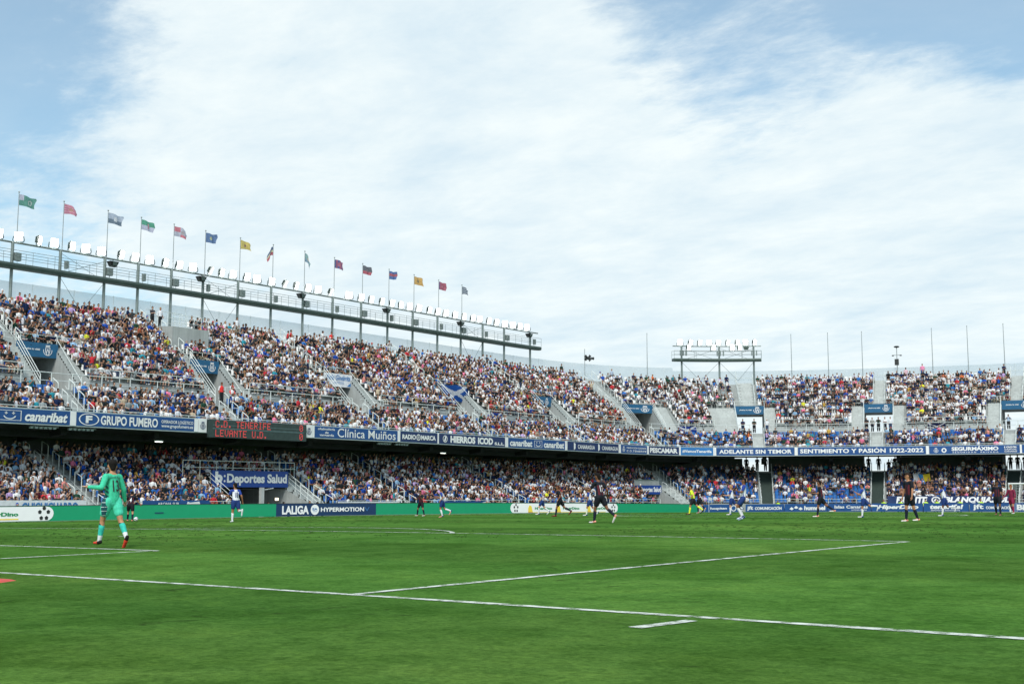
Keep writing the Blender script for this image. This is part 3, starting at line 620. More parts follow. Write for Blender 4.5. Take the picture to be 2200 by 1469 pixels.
for a,b,lb in((47.15,47.85,'white crest panel hung left of the scoreboard'),(57.6,58.28,'white crest panel hung right of the scoreboard')):
    panel(a,b,M_WHITE,lb,lambda m,f,a=a,b=b:put_crest(m,(a+b)/2,6.56,.55,f),6.06,7.04,'crest_panel',-.16,'sign',M_NAVY)
# scoreboard with red dot-matrix text
G={'C':'01110 10001 10000 10000 10000 10001 01110','.':'00000 00000 00000 00000 00000 01100 01100','D':'11110 10001 10001 10001 10001 10001 11110','T':'11111 00100 00100 00100 00100 00100 00100','E':'11111 10000 10000 11110 10000 10000 11111','N':'10001 11001 10101 10011 10001 10001 10001','R':'11110 10001 10001 11110 10100 10010 10001','I':'01110 00100 00100 00100 00100 00100 01110','F':'11111 10000 10000 11110 10000 10000 10000','L':'10000 10000 10000 10000 10000 10000 11111','V':'10001 10001 10001 10001 10001 01010 00100','A':'01110 10001 10001 11111 10001 10001 10001','U':'10001 10001 10001 10001 10001 10001 01110','0':'01110 10001 10011 10101 11001 10001 01110',' ':'0 0 0 0 0 0 0'}
def scoreboard():
    a,b=47.95,57.5; z0,z1=5.72,7.03; off=-.34
    t=thing('scoreboard','dark electronic scoreboard with red dotted team names and two zeros on the parapet','scoreboard',P3((a+b)/2,off,z0))
    m=MB(); sweep(m,a,b,[(off,z0),(off,z1),(-.13,z1),(-.13,z0)],True,True); cb=m.build('cabinet',M_SCORE,t)
    m=MB(); f=lambda x,y:P3(x,off-.012,y); put_rect(m,a+.3,b-.3,6.33,6.43,f); put_rect(m,a+.3,b-.3,6.60,6.66,f,None); m.build('face_band',M_SCORE2,cb)
    m=MB(); f=lambda x,y:P3(x,off-.03,y)
    def line(txt,x,y,cw=.083,chh=.072):
        for ch in txt:
            for r_,row in enumerate(G[ch].split()):
                for c_,bit in enumerate(row):
                    if bit=='1': put_rect(m,x+c_*cw,x+c_*cw+cw*.92,y+(6-r_)*chh,y+(6-r_)*chh+chh*.92,f)
            x+=cw*(6.35 if ch!='.' else 4.6)
    line('C.D. TENERIFE',48.5,6.47,.068); line('LEVANTE U.D.',48.5,5.80,.068); line('0',56.75,6.47,.07); line('0',56.75,5.80,.07)
    m.build('dot_text',M_RED,cb)
scoreboard()
# ---------------------------------------------------------------- banners in the stand
def portal_banner(k,kind):
    a,b=PORT[k]; d=8.27; z0,z1=11.42,12.46
    where={1:'first from the left',2:'second from the left',5:'left of the stand corner',6:'just before the far gantry',7:'under the far gantry',8:'near the middle of the far stand',9:'at the right end'}
    f=lambda x,y:P3(x,d-.05,y)
    if kind=='t':
        t=thing('portal_banner','teal banner with white crest over a portal, '+where[k],'banner',P3((a+b)/2,d,z0),'teal blue crest banners over the stand portals')
        m=MB(); sweep(m,a-.1,b+.1,[(d-.02,z0),(d-.02,z1),(d+.03,z1),(d+.03,z0)],True,True); cl=m.build('cloth',M_TEAL,t)
        m=MB(); w_=b-a; put_text(m,'¡Activa tu vida!',a+w_*.14,a+w_*.56,z0+.45,z0+.63,f,bold=.03); put_crest(m,a+w_*.76,z0+.54,.78,f); m.build('lettering',M_WHITE,cl)
    elif kind=='w':
        t=thing('supporters_banner','white supporters club banner with blue script lettering hung over a portal','banner',P3((a+b)/2,d,z0))
        m=MB(); sweep(m,a-.2,b+.2,[(d-.02,z0-.1),(d-.02,z1+.05),(d+.03,z1+.05),(d+.03,z0-.1)],True,True); cl=m.build('cloth',M_WHITEB,t)
        m=MB(); put_text(m,'Peña Ginebrita',a+.1,b-.1,z0+.5,z0+.98,f,bold=.012,shear=.35); put_poly(m,[(b-.5,z0),(b+.1,z0),(b+.1,z0+.4)],f); put_poly(m,[(a,z0),(a+.6,z0+.02),(a+.1,z0+.5)],f); put_rect(m,a+.9,b-.9,z0+.32,z0+.35,f); put_rect(m,a+.9,b-.9,z0+.2,z0+.23,f); m.build('lettering',M_BLUEL,cl)
    elif kind=='s':
        t=thing('island_flag','large blue flag with a white diagonal cross spread over a portal','flag',P3((a+b)/2,d,z0))
        g=MB(); nx,ny=44,24; W=4.4; H=1.5
        for j in range(ny+1):
            for i in range(nx+1):
                x=i/nx; y=j/ny; s_=a-.3+W*x+ (1-y)*.7; g.v.append(P3(s_,d-.35-.12*math.sin(x*9+y*3),z0-.35+H*y-.25*x*(1-y)+.05*math.sin(x*14)))
        for j in range(ny):
            for i in range(nx):
                x=(i+.5)/nx; y=(j+.5)/ny; q=j*(nx+1)+i; white=min(abs(y-x),abs(y-(1-x)))<.11 or math.hypot((x-.5)*1.5,y-.5)<.12
                g.f.append((q,q+1,q+nx+2,q+nx+1)); g.c.append((.72,.74,.80) if white else srgb('2458a8'))
        g.build('cloth',M_FLAG,t)
for k,kd in((1,'t'),(2,'t'),(3,'w'),(4,'s'),(5,'t'),(6,'t'),(7,'t'),(8,'t'),(9,'t')): portal_banner(k,kd)
def small_flag(s,d,z,W,H,label,design,name='hung_flag'):
    t=thing(name,label,'flag',P3(s,d,z)); g=MB(); nx,ny=22,14
    for j in range(ny+1):
        for i in range(nx+1):
            x=i/nx;y=j/ny; g.v.append(P3(s+W*(x-.5)+.05*math.sin(y*4),d-.05*math.sin(x*11+y*4)-.03,z+H*y-.06*math.sin(x*math.pi)*H))
    for j in range(ny):
        for i in range(nx): q=j*(nx+1)+i; g.f.append((q,q+1,q+nx+2,q+nx+1)); g.c.append(design((i+.5)/nx,(j+.5)/ny))
    g.build('cloth',M_FLAG,t)
NB=srgb('1d3f94'); WH=(.74,.75,.78)
salt=lambda x,y: WH if min(abs(y-x),abs(y-(1-x)))<.1 else NB
small_flag(87.2,3.75,8.75,1.7,1.0,'blue flag with a white saltire on the mid rail of the left stand',salt)
small_flag(118.2,3.75,8.7,1.9,1.0,'blue saltire flag on the mid rail beneath the far gantry',salt)
small_flag(144.8,3.75,9.0,1.9,.8,'dark blue saltire flag on the mid rail at right',lambda x,y: WH if min(abs(y-x),abs(y-(1-x)))<.07 else srgb('161f4a'))
small_flag(143.0,2.6,2.95,1.8,1.0,'small white, blue and yellow tricolour flag held up in the lower tier',lambda x,y: WH if x<.33 else (srgb('3f8fd0') if x<.6 else srgb('e8cf3c')),'held_flag')
def hung(s0,s1,mt,label,items,z0=.50,z1=1.08,d=-2.02,lm=None,name='supporters_banner'):
    t=thing(name,label,'banner',P3((s0+s1)/2,d,z0)); g=MB(); n=int((s1-s0)/.2)+2; k=5
    dd=lambda x,y: d-.02-.012*math.sin(x*5.1+y*3)
    for j in range(k+1):
        for i in range(n+1): x=s0+(s1-s0)*i/n; y=j/k; g.v.append(P3(x,dd(x,y),z0+(z1-z0)*y-.03*abs(math.sin(x*1.7))*(1-y)))
    g.f=[(j*(n+1)+i,j*(n+1)+i+1,(j+1)*(n+1)+i+1,(j+1)*(n+1)+i) for j in range(k) for i in range(n)]; g.c=[None]*len(g.f); cl=g.build('cloth',mt,t)
    m=MB(); f=lambda x,y:P3(x,d-.055,y)
    for it in items: it(m,f)
    if m.v: m.build('lettering',lm or M_WHITE,cl)
hung(29.,36.9,M_WHITEB,'white supporters banner with tall blue letters behind the far left boards',[T('GUIGUICHARRO',32.4,36.3,.50,1.06,bold=.03)],.42,1.2,lm=M_BLUEL)
hung(41.2,46.8,M_BLUE,'blue supporters banner hung on the rail left of the tunnel',[T('ARONA SUR',42.4,44.2,.84,1.02,bold=.02),lambda m,f:put_poly(m,[(44.7,.62),(46.1,.62),(45.9,1.08),(45.1,1.0),(44.9,1.08)],f)],.5,1.16)
hung(59.4,66.3,M_WHITEB,'long white banner with faint blue script below the seats, right of the tunnel',[T('siempre contigo',60.6,64.8,.66,.86,bold=.0,shear=.3)],.52,1.0,lm=M_BLUEL)
hung(72.3,78.0,M_BLUE,'blue and white wave banner on the rail at mid pitch',[lambda m,f:(put_poly(m,[(72.4,.54),(74.4,.54),(73.4,.72),(72.4,.80)],f),put_poly(m,[(75.6,.54),(78,.54),(78,.95),(77,.74),(76.4,.62)],f))],.52,1.0)
hung(139.4,152.6,M_NAVY,'dark supporters banner reading FRENTE BLANQUIAZUL behind the far goal',[T('FRENTE',140.3,143.7,.62,1.34,bold=.05,shear=.2),lambda m,f:(put_ring(m,144.6,.98,.27,.38,f,20,sx=1.3),put_poly(m,[(144.3,.86),(144.9,.86),(144.6,1.2)],f)),T('BLANQUIAZUL',145.5,152.3,.62,1.34,bold=.05,shear=.2)],.5,1.42)
# lower portals
def lower_portal(k,label,x0,x1,z0,z1,sized):
    a,b=LP[k]; d=1.6; t=thing('portal_sign',label,'sign',P3((a+b)/2,d,z0)); m=MB()
    sweep(m,x0,x1,[(d-.04,z0),(d-.04,z1),(d+.12,z1),(d+.12,z0)],True,True); m.build('panel',mat('sign_blue',srgb('12408f'),.5,0,.06,1),t); pn=t.children[0]
    m=MB(); f=lambda x,y:P3(x,d-.07,y); w_=x1-x0
    put_text(m,'b',x0+w_*.03,x0+w_*.125,z0+(z1-z0)*.26,z0+(z1-z0)*.93,f,bold=.06); put_disc(m,x0+w_*.15,z0+(z1-z0)*.66,.085,f); put_disc(m,x0+w_*.15,z0+(z1-z0)*.36,.085,f)
    put_text(m,'Deportes Salud',x0+w_*.18,x1-w_*.02,z0+(z1-z0)*.10,z0+(z1-z0)*.82,f,bold=.04); m.build('lettering',M_WHITE,pn)
lower_portal(0,'large blue sign reading b: Deportes Salud over the players tunnel',49.9,57.4,2.12,3.38,1)
lower_portal(1,'small blue sign reading b: Deportes Salud over the far corner tunnel',109.7,113.9,1.62,2.62,.6)
def tunnel_bits():
    # inner back wall, post, lamp and the white stair flanks of the tunnel
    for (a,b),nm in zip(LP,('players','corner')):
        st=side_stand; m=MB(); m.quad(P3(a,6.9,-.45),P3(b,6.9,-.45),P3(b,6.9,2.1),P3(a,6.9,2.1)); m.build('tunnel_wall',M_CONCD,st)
    m=MB(); m.box(P3(54.4,1.2,.8),(.28,.28,2.6),ang(54)); m.tube(P3(54.4,1.1,1.9),P3(55.4,1.0,2.05),.04); m.build('tunnel_post',M_CONCL,side_stand)
    t=thing('tunnel_lamp','small glowing lamp inside the dark players tunnel','lamp',P3(56.6,2.0,1.2)); m=MB(); m.box(P3(56.6,2.0,1.2),(.42,.1,.26),ang(56)); m.build('housing',M_BLACK,t)
    m=MB(); f=lambda x,y:P3(x,1.94,y); put_rect(m,56.42,56.78,1.1,1.3,f); m.build('lamp_glass',mat('warm_lamp',(1,.86,.62),.4,0,.02,3,1.6),t)
    m=MB()
    for a,b in((48.1,49.75),(57.35,58.0)):
        sweep(m,a,b,[(-1.95,-.5),(-1.95,.35)]+[(p[0]-.2,p[1]+.01) for p in prof_rows(LT,0,5)]+[(1.6,2.2)],step=.4)
    m.build('tunnel_flank_steps',M_CONCL,side_stand)
    m=MB()
    for s_ in(49.6,57.5):
        for k in(0,.35,.7): m.tube(P3(s_,-1.9,.55+k),P3(s_,1.6,2.55+k),.022,n=4)
        m.tube(P3(s_,-1.9,-.4),P3(s_,-1.9,1.25),.035,n=4); m.tube(P3(s_,.2,.8),P3(s_,.2,2.5),.03,n=4)
    for k in(.5,1.): beam(m,47.3,58.2,1.75,3.38+k-.3,.028)
    for s_ in srange(47.3,58.2,1.8): m.tube(P3(s_,1.75,2.9),P3(s_,1.75,4.08),.028,n=4)
    m.build('tunnel_railing',M_GALV,side_stand)
tunnel_bits()
# ceiling lights and orange sign under the soffit
for s,lb in((44.5,'first lit strip light under the left soffit, right of the blue web-address banner'),(75.5,'second lit strip light under the soffit, below the blocky capitals banner')):
    t=thing('strip_light','thin '+lb,'light',P3(s,.5,5.2)); m=MB(); m.box(P3(s,.9,5.35),(.7,.12,.07),ang(s)); m.build('housing',M_GALV,t)
    m=MB(); m.box(P3(s,.9,5.29),(.62,.08,.04),ang(s)); m.build('tube',mat('lit_tube',(.95,1,.85),.3,0,.01,3,2.2),t)
for s0,n in((34.2,6),(37.0,6),(66.4,5),(68.6,5)):
    t=thing('speaker_row','row of small pale boxes under the soffit near %s'%({34.2:'the far left smiling-face banner',37.0:'the left end of the web-address banner',66.4:'the clinic banner',68.6:'the radio banner'}[s0]),'light fitting',P3(s0,.1,5.8)); m=MB()
    m.box(P3(s0+n*.16,.35,5.93),(n*.34,.05,.05),ang(s0))
    for i in range(n): m.box(P3(s0+i*.33,.35,5.86),(.2,.2,.12),ang(s0))
    m.build('housing',M_RIM,t)
# ---------------------------------------------------------------- perimeter boards
def led(v0,v1,mt,label,draw,lm=None):
    u=-39.; 
    t=thing('perimeter_board',label,'advertising board',(u,(v0+v1)/2,gz(u,(v0+v1)/2)-.02)); m=MB(); n=max(1,int((v1-v0)/3))
    zb=lambda v:gz(u,v)+.03; H=.90
    vs=[];fs=[]
    for i in range(n+1):
        v=v0+(v1-v0)*i/n; vs+=[(u,v,zb(v)),(u,v,zb(v)+H),(u-.18,v,zb(v)+H),(u-.3,v,zb(v))]
    for i in range(n):
        a=4*i; fs+=[(a,a+1,a+5,a+4),(a+1,a+2,a+6,a+5),(a+2,a+3,a+7,a+6)]
    fs+=[(0,3,2,1),(4*n,4*n+1,4*n+2,4*n+3)]; m.add(vs,fs); scn=m.build('screen',mt,t)
    m=MB()
    for i in range(n):
        a,b=v0+(v1-v0)*i/n,v0+(v1-v0)*(i+1)/n; m.hexa([(u+.015,a,zb(a)+H),(u+.015,b,zb(b)+H),(u-.2,b,zb(b)+H),(u-.2,a,zb(a)+H),(u+.015,a,zb(a)+H+.03),(u+.015,b,zb(b)+H+.03),(u-.2,b,zb(b)+H+.03),(u-.2,a,zb(a)+H+.03)])
    m.build('top_frame',M_BLACK,t)
    f=lambda x,y,o=.02:(u+o,x,zb(x)+y*H); draw(scn,f); return t
def nothing(t,f): pass
def pill(x0,x1,mt):
    def g(t,f):
        m=MB(); r=.46; pts=[(x0+r+ -r*math.sin(q),.5-.47*math.cos(q)) for q in [math.pi*i/8 for i in range(9)]]+[(x1-r+r*math.sin(q),.5+.47*math.cos(q)) for q in [math.pi*i/8 for i in range(9)]]
        put_poly(m,pts[::-1],f); m.build('white_field',mt,t)
    return g
def football_on(m,x,y,r,f):
    for i in range(5):
        q=R(90+72*i); c=(x+r*.70*math.cos(q),y+r*.78*math.sin(q)*1.1)
        put_poly(m,[(c[0]+r*.32*math.cos(q+R(72*j)),c[1]+r*.36*math.sin(q+R(72*j))) for j in range(5)],f)
def d1(t,f):
    pill(25.0,33.0,M_LEDW)(t,f); g=lambda x,y:f(x,y,.035)
    m=MB(); put_text(m,'HiperDino',28.3,30.68,.28,.62,g,bold=.045); m.build('lettering',M_GREENT,t)
    m=MB(); put_rect(m,28.3,30.7,.12,.2,g); m.build('yellow_strip',M_YEL,t); m=MB(); football_on(m,32.35,.5,.42,g); m.build('football_marks',M_BLACK,t)
led(21,33.6,M_LEDG,'green perimeter board with a white supermarket panel and football at the far left',d1)
led(33.6,50.7,M_LEDG,'plain green perimeter board between the football panel and the navy league board',lambda t,f:(lambda m:(put_rect(m,40.3,41.0,.38,.46,lambda x,y:f(x,y,.03)),m.build('small_mark',M_LEDN,t)))(MB()))
def d2(t,f):
    g=lambda x,y:f(x,y,.03); m=MB(); put_text(m,'LALIGA',51.25,53.85,.14,.84,g,bold=.04); put_disc(m,54.45,.5,.42,g,sx=1.0); put_text(m,'HYPERMOTION',54.95+.1,59.6,.32,.68,g,bold=.03); m.build('lettering',M_LEDW,t)
    m=MB(); put_text(m,'EA',54.2,54.7,.45,.65,lambda x,y:f(x,y,.045),bold=.03); put_rect(m,54.25,54.65,.34,.37,lambda x,y:f(x,y,.045)); put_text(m,'V',59.65,60.2,.32,.68,g,bold=.0); m.build('emblem_marks',mat('led_mid_blue',srgb('3a6ea8'),.6,0,.05,2,.12),t)
led(50.7,60.95,M_LEDN,'navy perimeter board reading LALIGA EA HYPERMOTION',d2)
led(60.95,77.4,M_LEDG,'plain green perimeter board right of the navy league board',nothing)
def d3(t,f):
    pill(78.0,95.4,M_LEDW)(t,f); g=lambda x,y:f(x,y,.035); m=MB()
    for x in(80.9,85.3,90.3): put_text(m,'HiperDino',x+.7,x+3.4,.26,.6,g,bold=.045)
    m.build('lettering',M_GREENT,t); m=MB(); put_rect(m,80.6,93.2,.05,.1,g)
    for x in(80.6,85.0,90.0): put_poly(m,[(x,.05),(x+.7,.05),(x+.5,.7),(x+.2,.8),(x,.5)],g)
    m.build('yellow_strip',M_YEL,t); m=MB()
    for x in(78.8,94.6,): football_on(m,x,.5,.38,g)
    football_on(m,85.6,.9,.1,g); m.build('football_marks',M_BLACK,t)
led(77.4,96.2,M_LEDG,'green perimeter board with a long white supermarket panel at mid pitch',d3)
led(96.2,111.6,M_LEDG,'plain green perimeter board running up to the far corner',nothing)
def farboard(u0,u1,label,draw,mt=M_BLUE):
    v=110.; t=thing('perimeter_board',label,'advertising board',((u0+u1)/2,v,-.3)); m=MB()
    zz=lambda u:gz(u,v)+.06
    # lean slightly back on feet, standing on the local ground
    m.hexa([(u0,v,zz(u0)),(u1,v,zz(u1)),(u1,v+.3,zz(u1)),(u0,v+.3,zz(u0)),(u0,v+.06,zz(u0)+.80),(u1,v+.06,zz(u1)+.80),(u1,v+.12,zz(u1)+.80),(u0,v+.12,zz(u0)+.80)]); pn=m.build('panel',mt,t)
    m=MB(); f=lambda x,y:(x,v-.03+.06*y,zz(x)+.80*y); draw(m,f); 
    if m.v: m.build('lettering',M_WHITE,pn)
def E(txt,a,b,y0,y1,**k): return lambda m,f: put_text(m,txt,a,b,y0,y1,f,**k)
def ring2(x): return lambda m,f:(put_ring(m,x,.5,.30,.40,f,20,sx=.8))
farboard(-37.6,-32.9,'blue board reading hospiten with a white ring, at the far corner',multi(E('hospiten',-36.6,-34.6,.24,.66,bold=.03),ring2(-33.8)))
farboard(-32.4,-28.0,'blue board reading jft COMUNICACIÓN right of the ring board',multi(E('jft',-32.2,-31.5,.14,.76,bold=.03),E('COMUNICACIÓN',-31.3,-28.2,.26,.68,bold=.04,shear=.1)))
def chev(x): return lambda m,f:[put_poly(m,[(x+k*.5-.25,.35+.15*(k%2)),(x+k*.5,.6+.15*(k%2)),(x+k*.5+.25,.35+.15*(k%2)),(x+k*.5,.2+.15*(k%2))],f) for k in(0,1,2)]
farboard(-27.9,-23.2,'blue board with a bee-like chevron mark and the word hummel',multi(chev(-27.1),E('hummel',-25.7,-23.4,.2,.74,bold=.045)))
farboard(-23.1,-18.6,'blue board reading Islas Canarias',multi(E('Islas Canarias',-22.4,-18.9,.4,.78,bold=.025),E('LATITUD DE VIDA',-20.6,-19.0,.14,.27,bold=.02)))
farboard(-18.5,-13.4,'blue board reading HiperDino in slanted white letters',E('HiperDino',-17.9,-13.8,.18,.8,bold=.05,shear=.25))
farboard(-13.3,-9.0,'blue board reading tenerife! in bold white letters',multi(E('tenerife!',-12.7,-9.5,.3,.84,bold=.045,shear=.15),E('despierta emociones',-12.6,-9.8,.06,.2,bold=.02)))
farboard(-8.9,-4.9,'blue board reading jft COMUNICACIÓN left of the far goal',multi(E('jft',-8.6,-7.6,.14,.86,bold=.03),E('COMUNICACIÓN',-7.4,-5.0,.3,.66,bold=.035)))
farboard(-4.85,-.4,'blue board reading Binter behind the far goal',E('Binter',-4.6,-2.2,.2,.84,bold=.045))
farboard(-.3,8.,'plain blue board past the far goal, outside the frame edge',lambda m,f:None)
t=thing('corner_wall','low grey wall behind the far boards','wall',(-20,112,0)); m=MB()
for a,b in zip(range(-38,10,4),range(-34,14,4)): m.hexa([(a,112.4,-.6),(b,112.4,-.6),(b,112.7,-.6),(a,112.7,-.6),(a,112.4,.60),(b,112.4,.60),(b,112.7,.60),(a,112.7,.60)])
m.build('wall_block',M_CONC,t)

# ---------------------------------------------------------------- goal, corner flag, marker, ball
def goal():
    v=105.; z=gz(0,v); t=thing('goal','white football goal with a pale net at the far end','goal',(0,v,z)); m=MB(); r=.068
    for u in(-3.72,3.72): m.tube((u,v,z),(u,v,z+2.5),r,n=10)
    m.tube((-3.78,v,z+2.5),(3.78,v,z+2.5),r,n=10); m.build('frame',M_WHITE,t)
    m=MB()
    for u in(-3.72,3.72):
        m.tube((u+(-.35 if u<0 else .35),v+2.1,z),(u+(-.35 if u<0 else .35),v+2.1,z+2.45),.04,n=6)
    m.build('net_post',M_WHITE,t)
    m=MB(); g=.24
    P=lambda u,k:(u,v+.05+2.*min(1,k/2),z+2.48) if k<=2 else (u,v+2.05,z+2.48-(k-2))
    for i in range(int(7.4/g)+1):
        u=-3.7+i*g; m.path([P(u,0),P(u,2),(u,v+2.05,z)],.006,3)
    for k in np.arange(0,4.4,g): m.tube(P(-3.7,k),P(3.7,k),.006,n=3)
    for u in(-3.7,3.7):
        for k in np.arange(.24,2.1,g): m.tube((u,v+k,z),(u,v+k,z+2.48),.006,n=3); m.tube((u,v+.05,z+k),(u,v+2.05,z+k),.006,n=3)
    m.build('net',M_WHITEB,t)
goal()
def corner_flag(u,v,lb):
    z=gz(u,v); t=thing('corner_flag',lb,'corner flag',(u,v,z)); m=MB(); m.tube((u,v,z),(u,v,z+1.6),.02,n=6); m.build('pole',M_WHITE,t)
    m=MB(); m.add([(u,v,z+1.58),(u+.4,v+.03,z+1.5),(u+.36,v+.02,z+1.2),(u,v,z+1.25)],[(0,1,2,3)],(.75,.76,.8)); m.build('flag',M_FLAG,t)
corner_flag(-34,105,'thin white corner flag at the far left corner of the pitch')
def marker():
    x,y=14.72,-1.02; z=gz(x,y); t=thing('pitch_marker','flat red and white marker lying on the grass at the left edge','marker',(x,y,z)); m=MB()
    a=YAW; 
    def q(r,u_,h): return (x+r*math.cos(a)-u_*math.sin(a),y+r*math.sin(a)+u_*math.cos(a),z+h)
    m.hexa([q(-.45,-.2,.0),q(.15,-.2,.0),q(.19,.2,.0),q(-.45,.2,.0),q(-.45,-.17,.06),q(.10,-.17,.02),q(.12,.17,.02),q(-.45,.17,.06)]); m.build('red_body',mat('red_foam',(.62,.06,.04),.6,0,.1,5),t)
    m=MB(); m.quad(q(-.44,-.14,.064),q(-.1,-.14,.045),q(-.1,.02,.045),q(-.44,.02,.064)); m.build('white_patch',M_WHITE,t)
marker()
# ---------------------------------------------------------------- light gantries, floodlights, flags
def column_set(t,ss,z0,zp,zw,d=14.7):
    for s in ss:
        m=MB(); m.tube(P3(s,d,z0-.6),P3(s,d,zp),.125,n=8); m.box(P3(s,d,zw+.0),(.4,.5,.3),ang(s)); m.build('column',M_STEEL,t)
def gantry(label,ss,a,b,zp,zw,d,braces):
    t=thing('light_gantry',label,'gantry',P3((a+b)/2,d,15.6)); column_set(t,ss,15.8,zp,zw,d)
    m=MB(); beam(m,a,b,d,zp,.075,6); m.build('lamp_rail',M_STEEL,t)
    m=MB(); sweep(m,a,b,[(d-.55,zw-.20),(d-.62,zw+.02),(d-.55,zw+.2),(d+.5,zw+.2),(d+.5,zw-.14),(d-.2,zw-.22)],True,True); m.build('walkway',M_STEELD,t)
    for dd in(-.55,.45):
        m=MB()
        for k in(.55,1.0): beam(m,a,b,d+dd,zw+.2+k,.02)
        for s in srange(a,b,1.9): m.tube(P3(s,d+dd,zw+.2),P3(s,d+dd,zw+1.2),.018,n=4)
        m.build('walkway_railing',M_STEEL,t)
    for i,j in braces:
        m=MB(); m.tube(P3(ss[i],d,zp-.2),P3(ss[j],d,zw-.1),.018,n=4); m.tube(P3(ss[j],d,zp-.3),P3(ss[i],d,zw),.018,n=4)
        mid=(ss[i]+ss[j])/2; m.tube(P3(ss[i],d,zw-.2),P3(mid,d,16.2),.018,n=4); m.tube(P3(ss[j],d,zw-.2),P3(mid,d,16.2),.018,n=4); m.build('brace_wires',M_STEELD,t)
    return t
G1S=[28.6,32.6,36.6,40.54,44.66,48.74,51.98,55.34,58.74,62.70,66.68,70.74,74.80,78.92,82.96,86.96,91.04,95.,98.88,102.9,106.88]
gantry('long steel lighting gantry with walkway above the left stand',G1S,25.,108.0,20.88,18.99,14.7,[(4,5),(8,9),(17,18)])
G2S=[120.46,122.95,125.4]
gantry('short steel lighting gantry above the far corner of the stand',G2S,119.85,126.05,20.68,18.84,14.7,[(0,1),(1,2)])
t=bpy.data.objects['light_gantry.001']; m=MB(); beam(m,120.4,125.5,14.4,20.05,.03,4); m.build('second_lamp_rail',M_STEEL,t)
def floodlight_proto():
    t=thing('floodlight','x','floodlight'); z=.12
    m=MB(); m.hexa([(-.33,.06,z),(.33,.06,z),(.20,.34,z+.12),(-.20,.34,z+.12),(-.33,.06,z+.74),(.33,.06,z+.74),(.20,.34,z+.62),(-.20,.34,z+.62)]); 
    for k in range(4): m.box((0,.22,z+.16+.14*k),(.6,.18,.02))
    m.build('housing',M_STEELD,t,local=True)
    m=MB(); m.hexa([(-.31,-.03,z+.02),(.31,-.03,z+.02),(.33,.055,z),(-.33,.055,z),(-.31,-.03,z+.72),(.31,-.03,z+.72),(.33,.055,z+.74),(-.33,.055,z+.74)]); m.build('lens',M_GLOW,t,local=True)
    m=MB(); [m.box((0,-.04,z+.13+.16*k),(.62,.05,.012)) for k in range(4)]; [m.box((sx_*.325,0,z+.37),(.02,.10,.74)) for sx_ in(-1,1)]; m.box((0,0,z+.75),(.67,.1,.02)); m.build('visor',M_STEELD,t,local=True)
    m=MB(); m.path([(0,.1,-.03),(-.42,.12,.02),(-.47,.05,.2),(-.40,.16,.5)],.038,5); m.path([(0,.1,-.03),(.42,.12,.02),(.47,.05,.2),(.40,.16,.5)],.038,5); m.build('bracket',M_STEELD,t,local=True)
    return t
FP=floodlight_proto(); first=True
def copy_tree(o,parent=None):
    c=o.copy(); col.objects.link(c)
    if parent is not None: c.parent=parent
    for ch in list(o.children): copy_tree(ch,c)
    return c
LAMPS=[(39.34,.9),(41.,1),(42.78,.35),(44.06,.95),(45.66,.6),(46.92,1),(48.36,1),(50.24,.5),(51.6,.9),(53.08,1),(54.66,.6),(56.12,.75),(57.6,1),(59.4,.12),(60.76,.5),(62.04,.9),(63.68,.75),(64.9,1),(66.72,.85),(68.24,.12),(69.8,.35),(71.4,.8),(72.72,.95),(74.32,.08),(77.12,1),(78.9,.8),(80.46,.6),(82.02,.5),(83.62,.7),(85.08,.6),(86.44,.9),(87.94,.8),(89.64,.5),(91.04,.7),(92.44,.8),(94.04,.7),(95.56,.6),(97.1,.7),(98.26,.9),(100.04,.6),(101.54,.7),(103.06,1),(104.36,1),(105.44,.8),(106.44,1)]
L2=[(120.36,1,20.74),(121.1,.7,20.74),(121.7,.6,20.74),(122.34,1,20.74),(122.92,.8,20.74),(123.52,.5,20.74),(124.16,.5,20.74),(124.78,1,20.74),(125.48,.5,20.74),(120.9,.6,20.07),(122.54,.7,20.07),(123.8,.9,20.07),(124.32,.6,20.07)]
ORD=['first','second','third','fourth','fifth','sixth','seventh','eighth','ninth','tenth','eleventh','twelfth','thirteenth','fourteenth','fifteenth','sixteenth','seventeenth','eighteenth','nineteenth','twentieth']+['twenty-'+x for x in('first','second','third','fourth','fifth','sixth','seventh','eighth','ninth')]+['thirtieth']+['thirty-'+x for x in('first','second','third','fourth','fifth','sixth','seventh','eighth','ninth')]+['fortieth']+['forty-'+x for x in('first','second','third','fourth','fifth','sixth','seventh','eighth','ninth')]+['fiftieth']+['fifty-'+x for x in('first','second','third','fourth','fifth','sixth','seventh','eighth','ninth')]+['sixtieth']
for i,(s,f_,*zz) in enumerate([l+(20.95,) for l in LAMPS]+L2):
    z=zz[0]; d=14.7 if z>20.5 else 14.4
    o=FP if first else copy_tree(FP); first=False
    p=P3(s,d,z+.02); o.location=p; o.scale=(.9,.9,.88)
    # lens looks along local -y ; f_=1 looks at this end of the pitch, small f_ looks far down it
    az=math.atan2(CAM[1]-p[1],CAM[0]-p[0]); yaw=az+math.acos(max(0.02,min(1,f_)))*.96
    o.rotation_euler=(R(rng.uniform(4,14)) if f_>.3 else R(24),0,yaw+math.pi/2)
    view='lens facing the camera' if f_>.85 else ('turned half away' if f_>.4 else 'seen edge on')
    if i<len(LAMPS): tag(o,'lit floodlight, %s from the left on the long gantry, %s'%(ORD[i],view),'floodlight','floodlights on the light gantries')
    else:
        j=i-len(LAMPS); tag(o,'lit floodlight on the far gantry, %s of the %s row, %s'%(ORD[j] if j<9 else ORD[j-9],'upper' if j<9 else 'lower',view),'floodlight','floodlights on the light gantries')
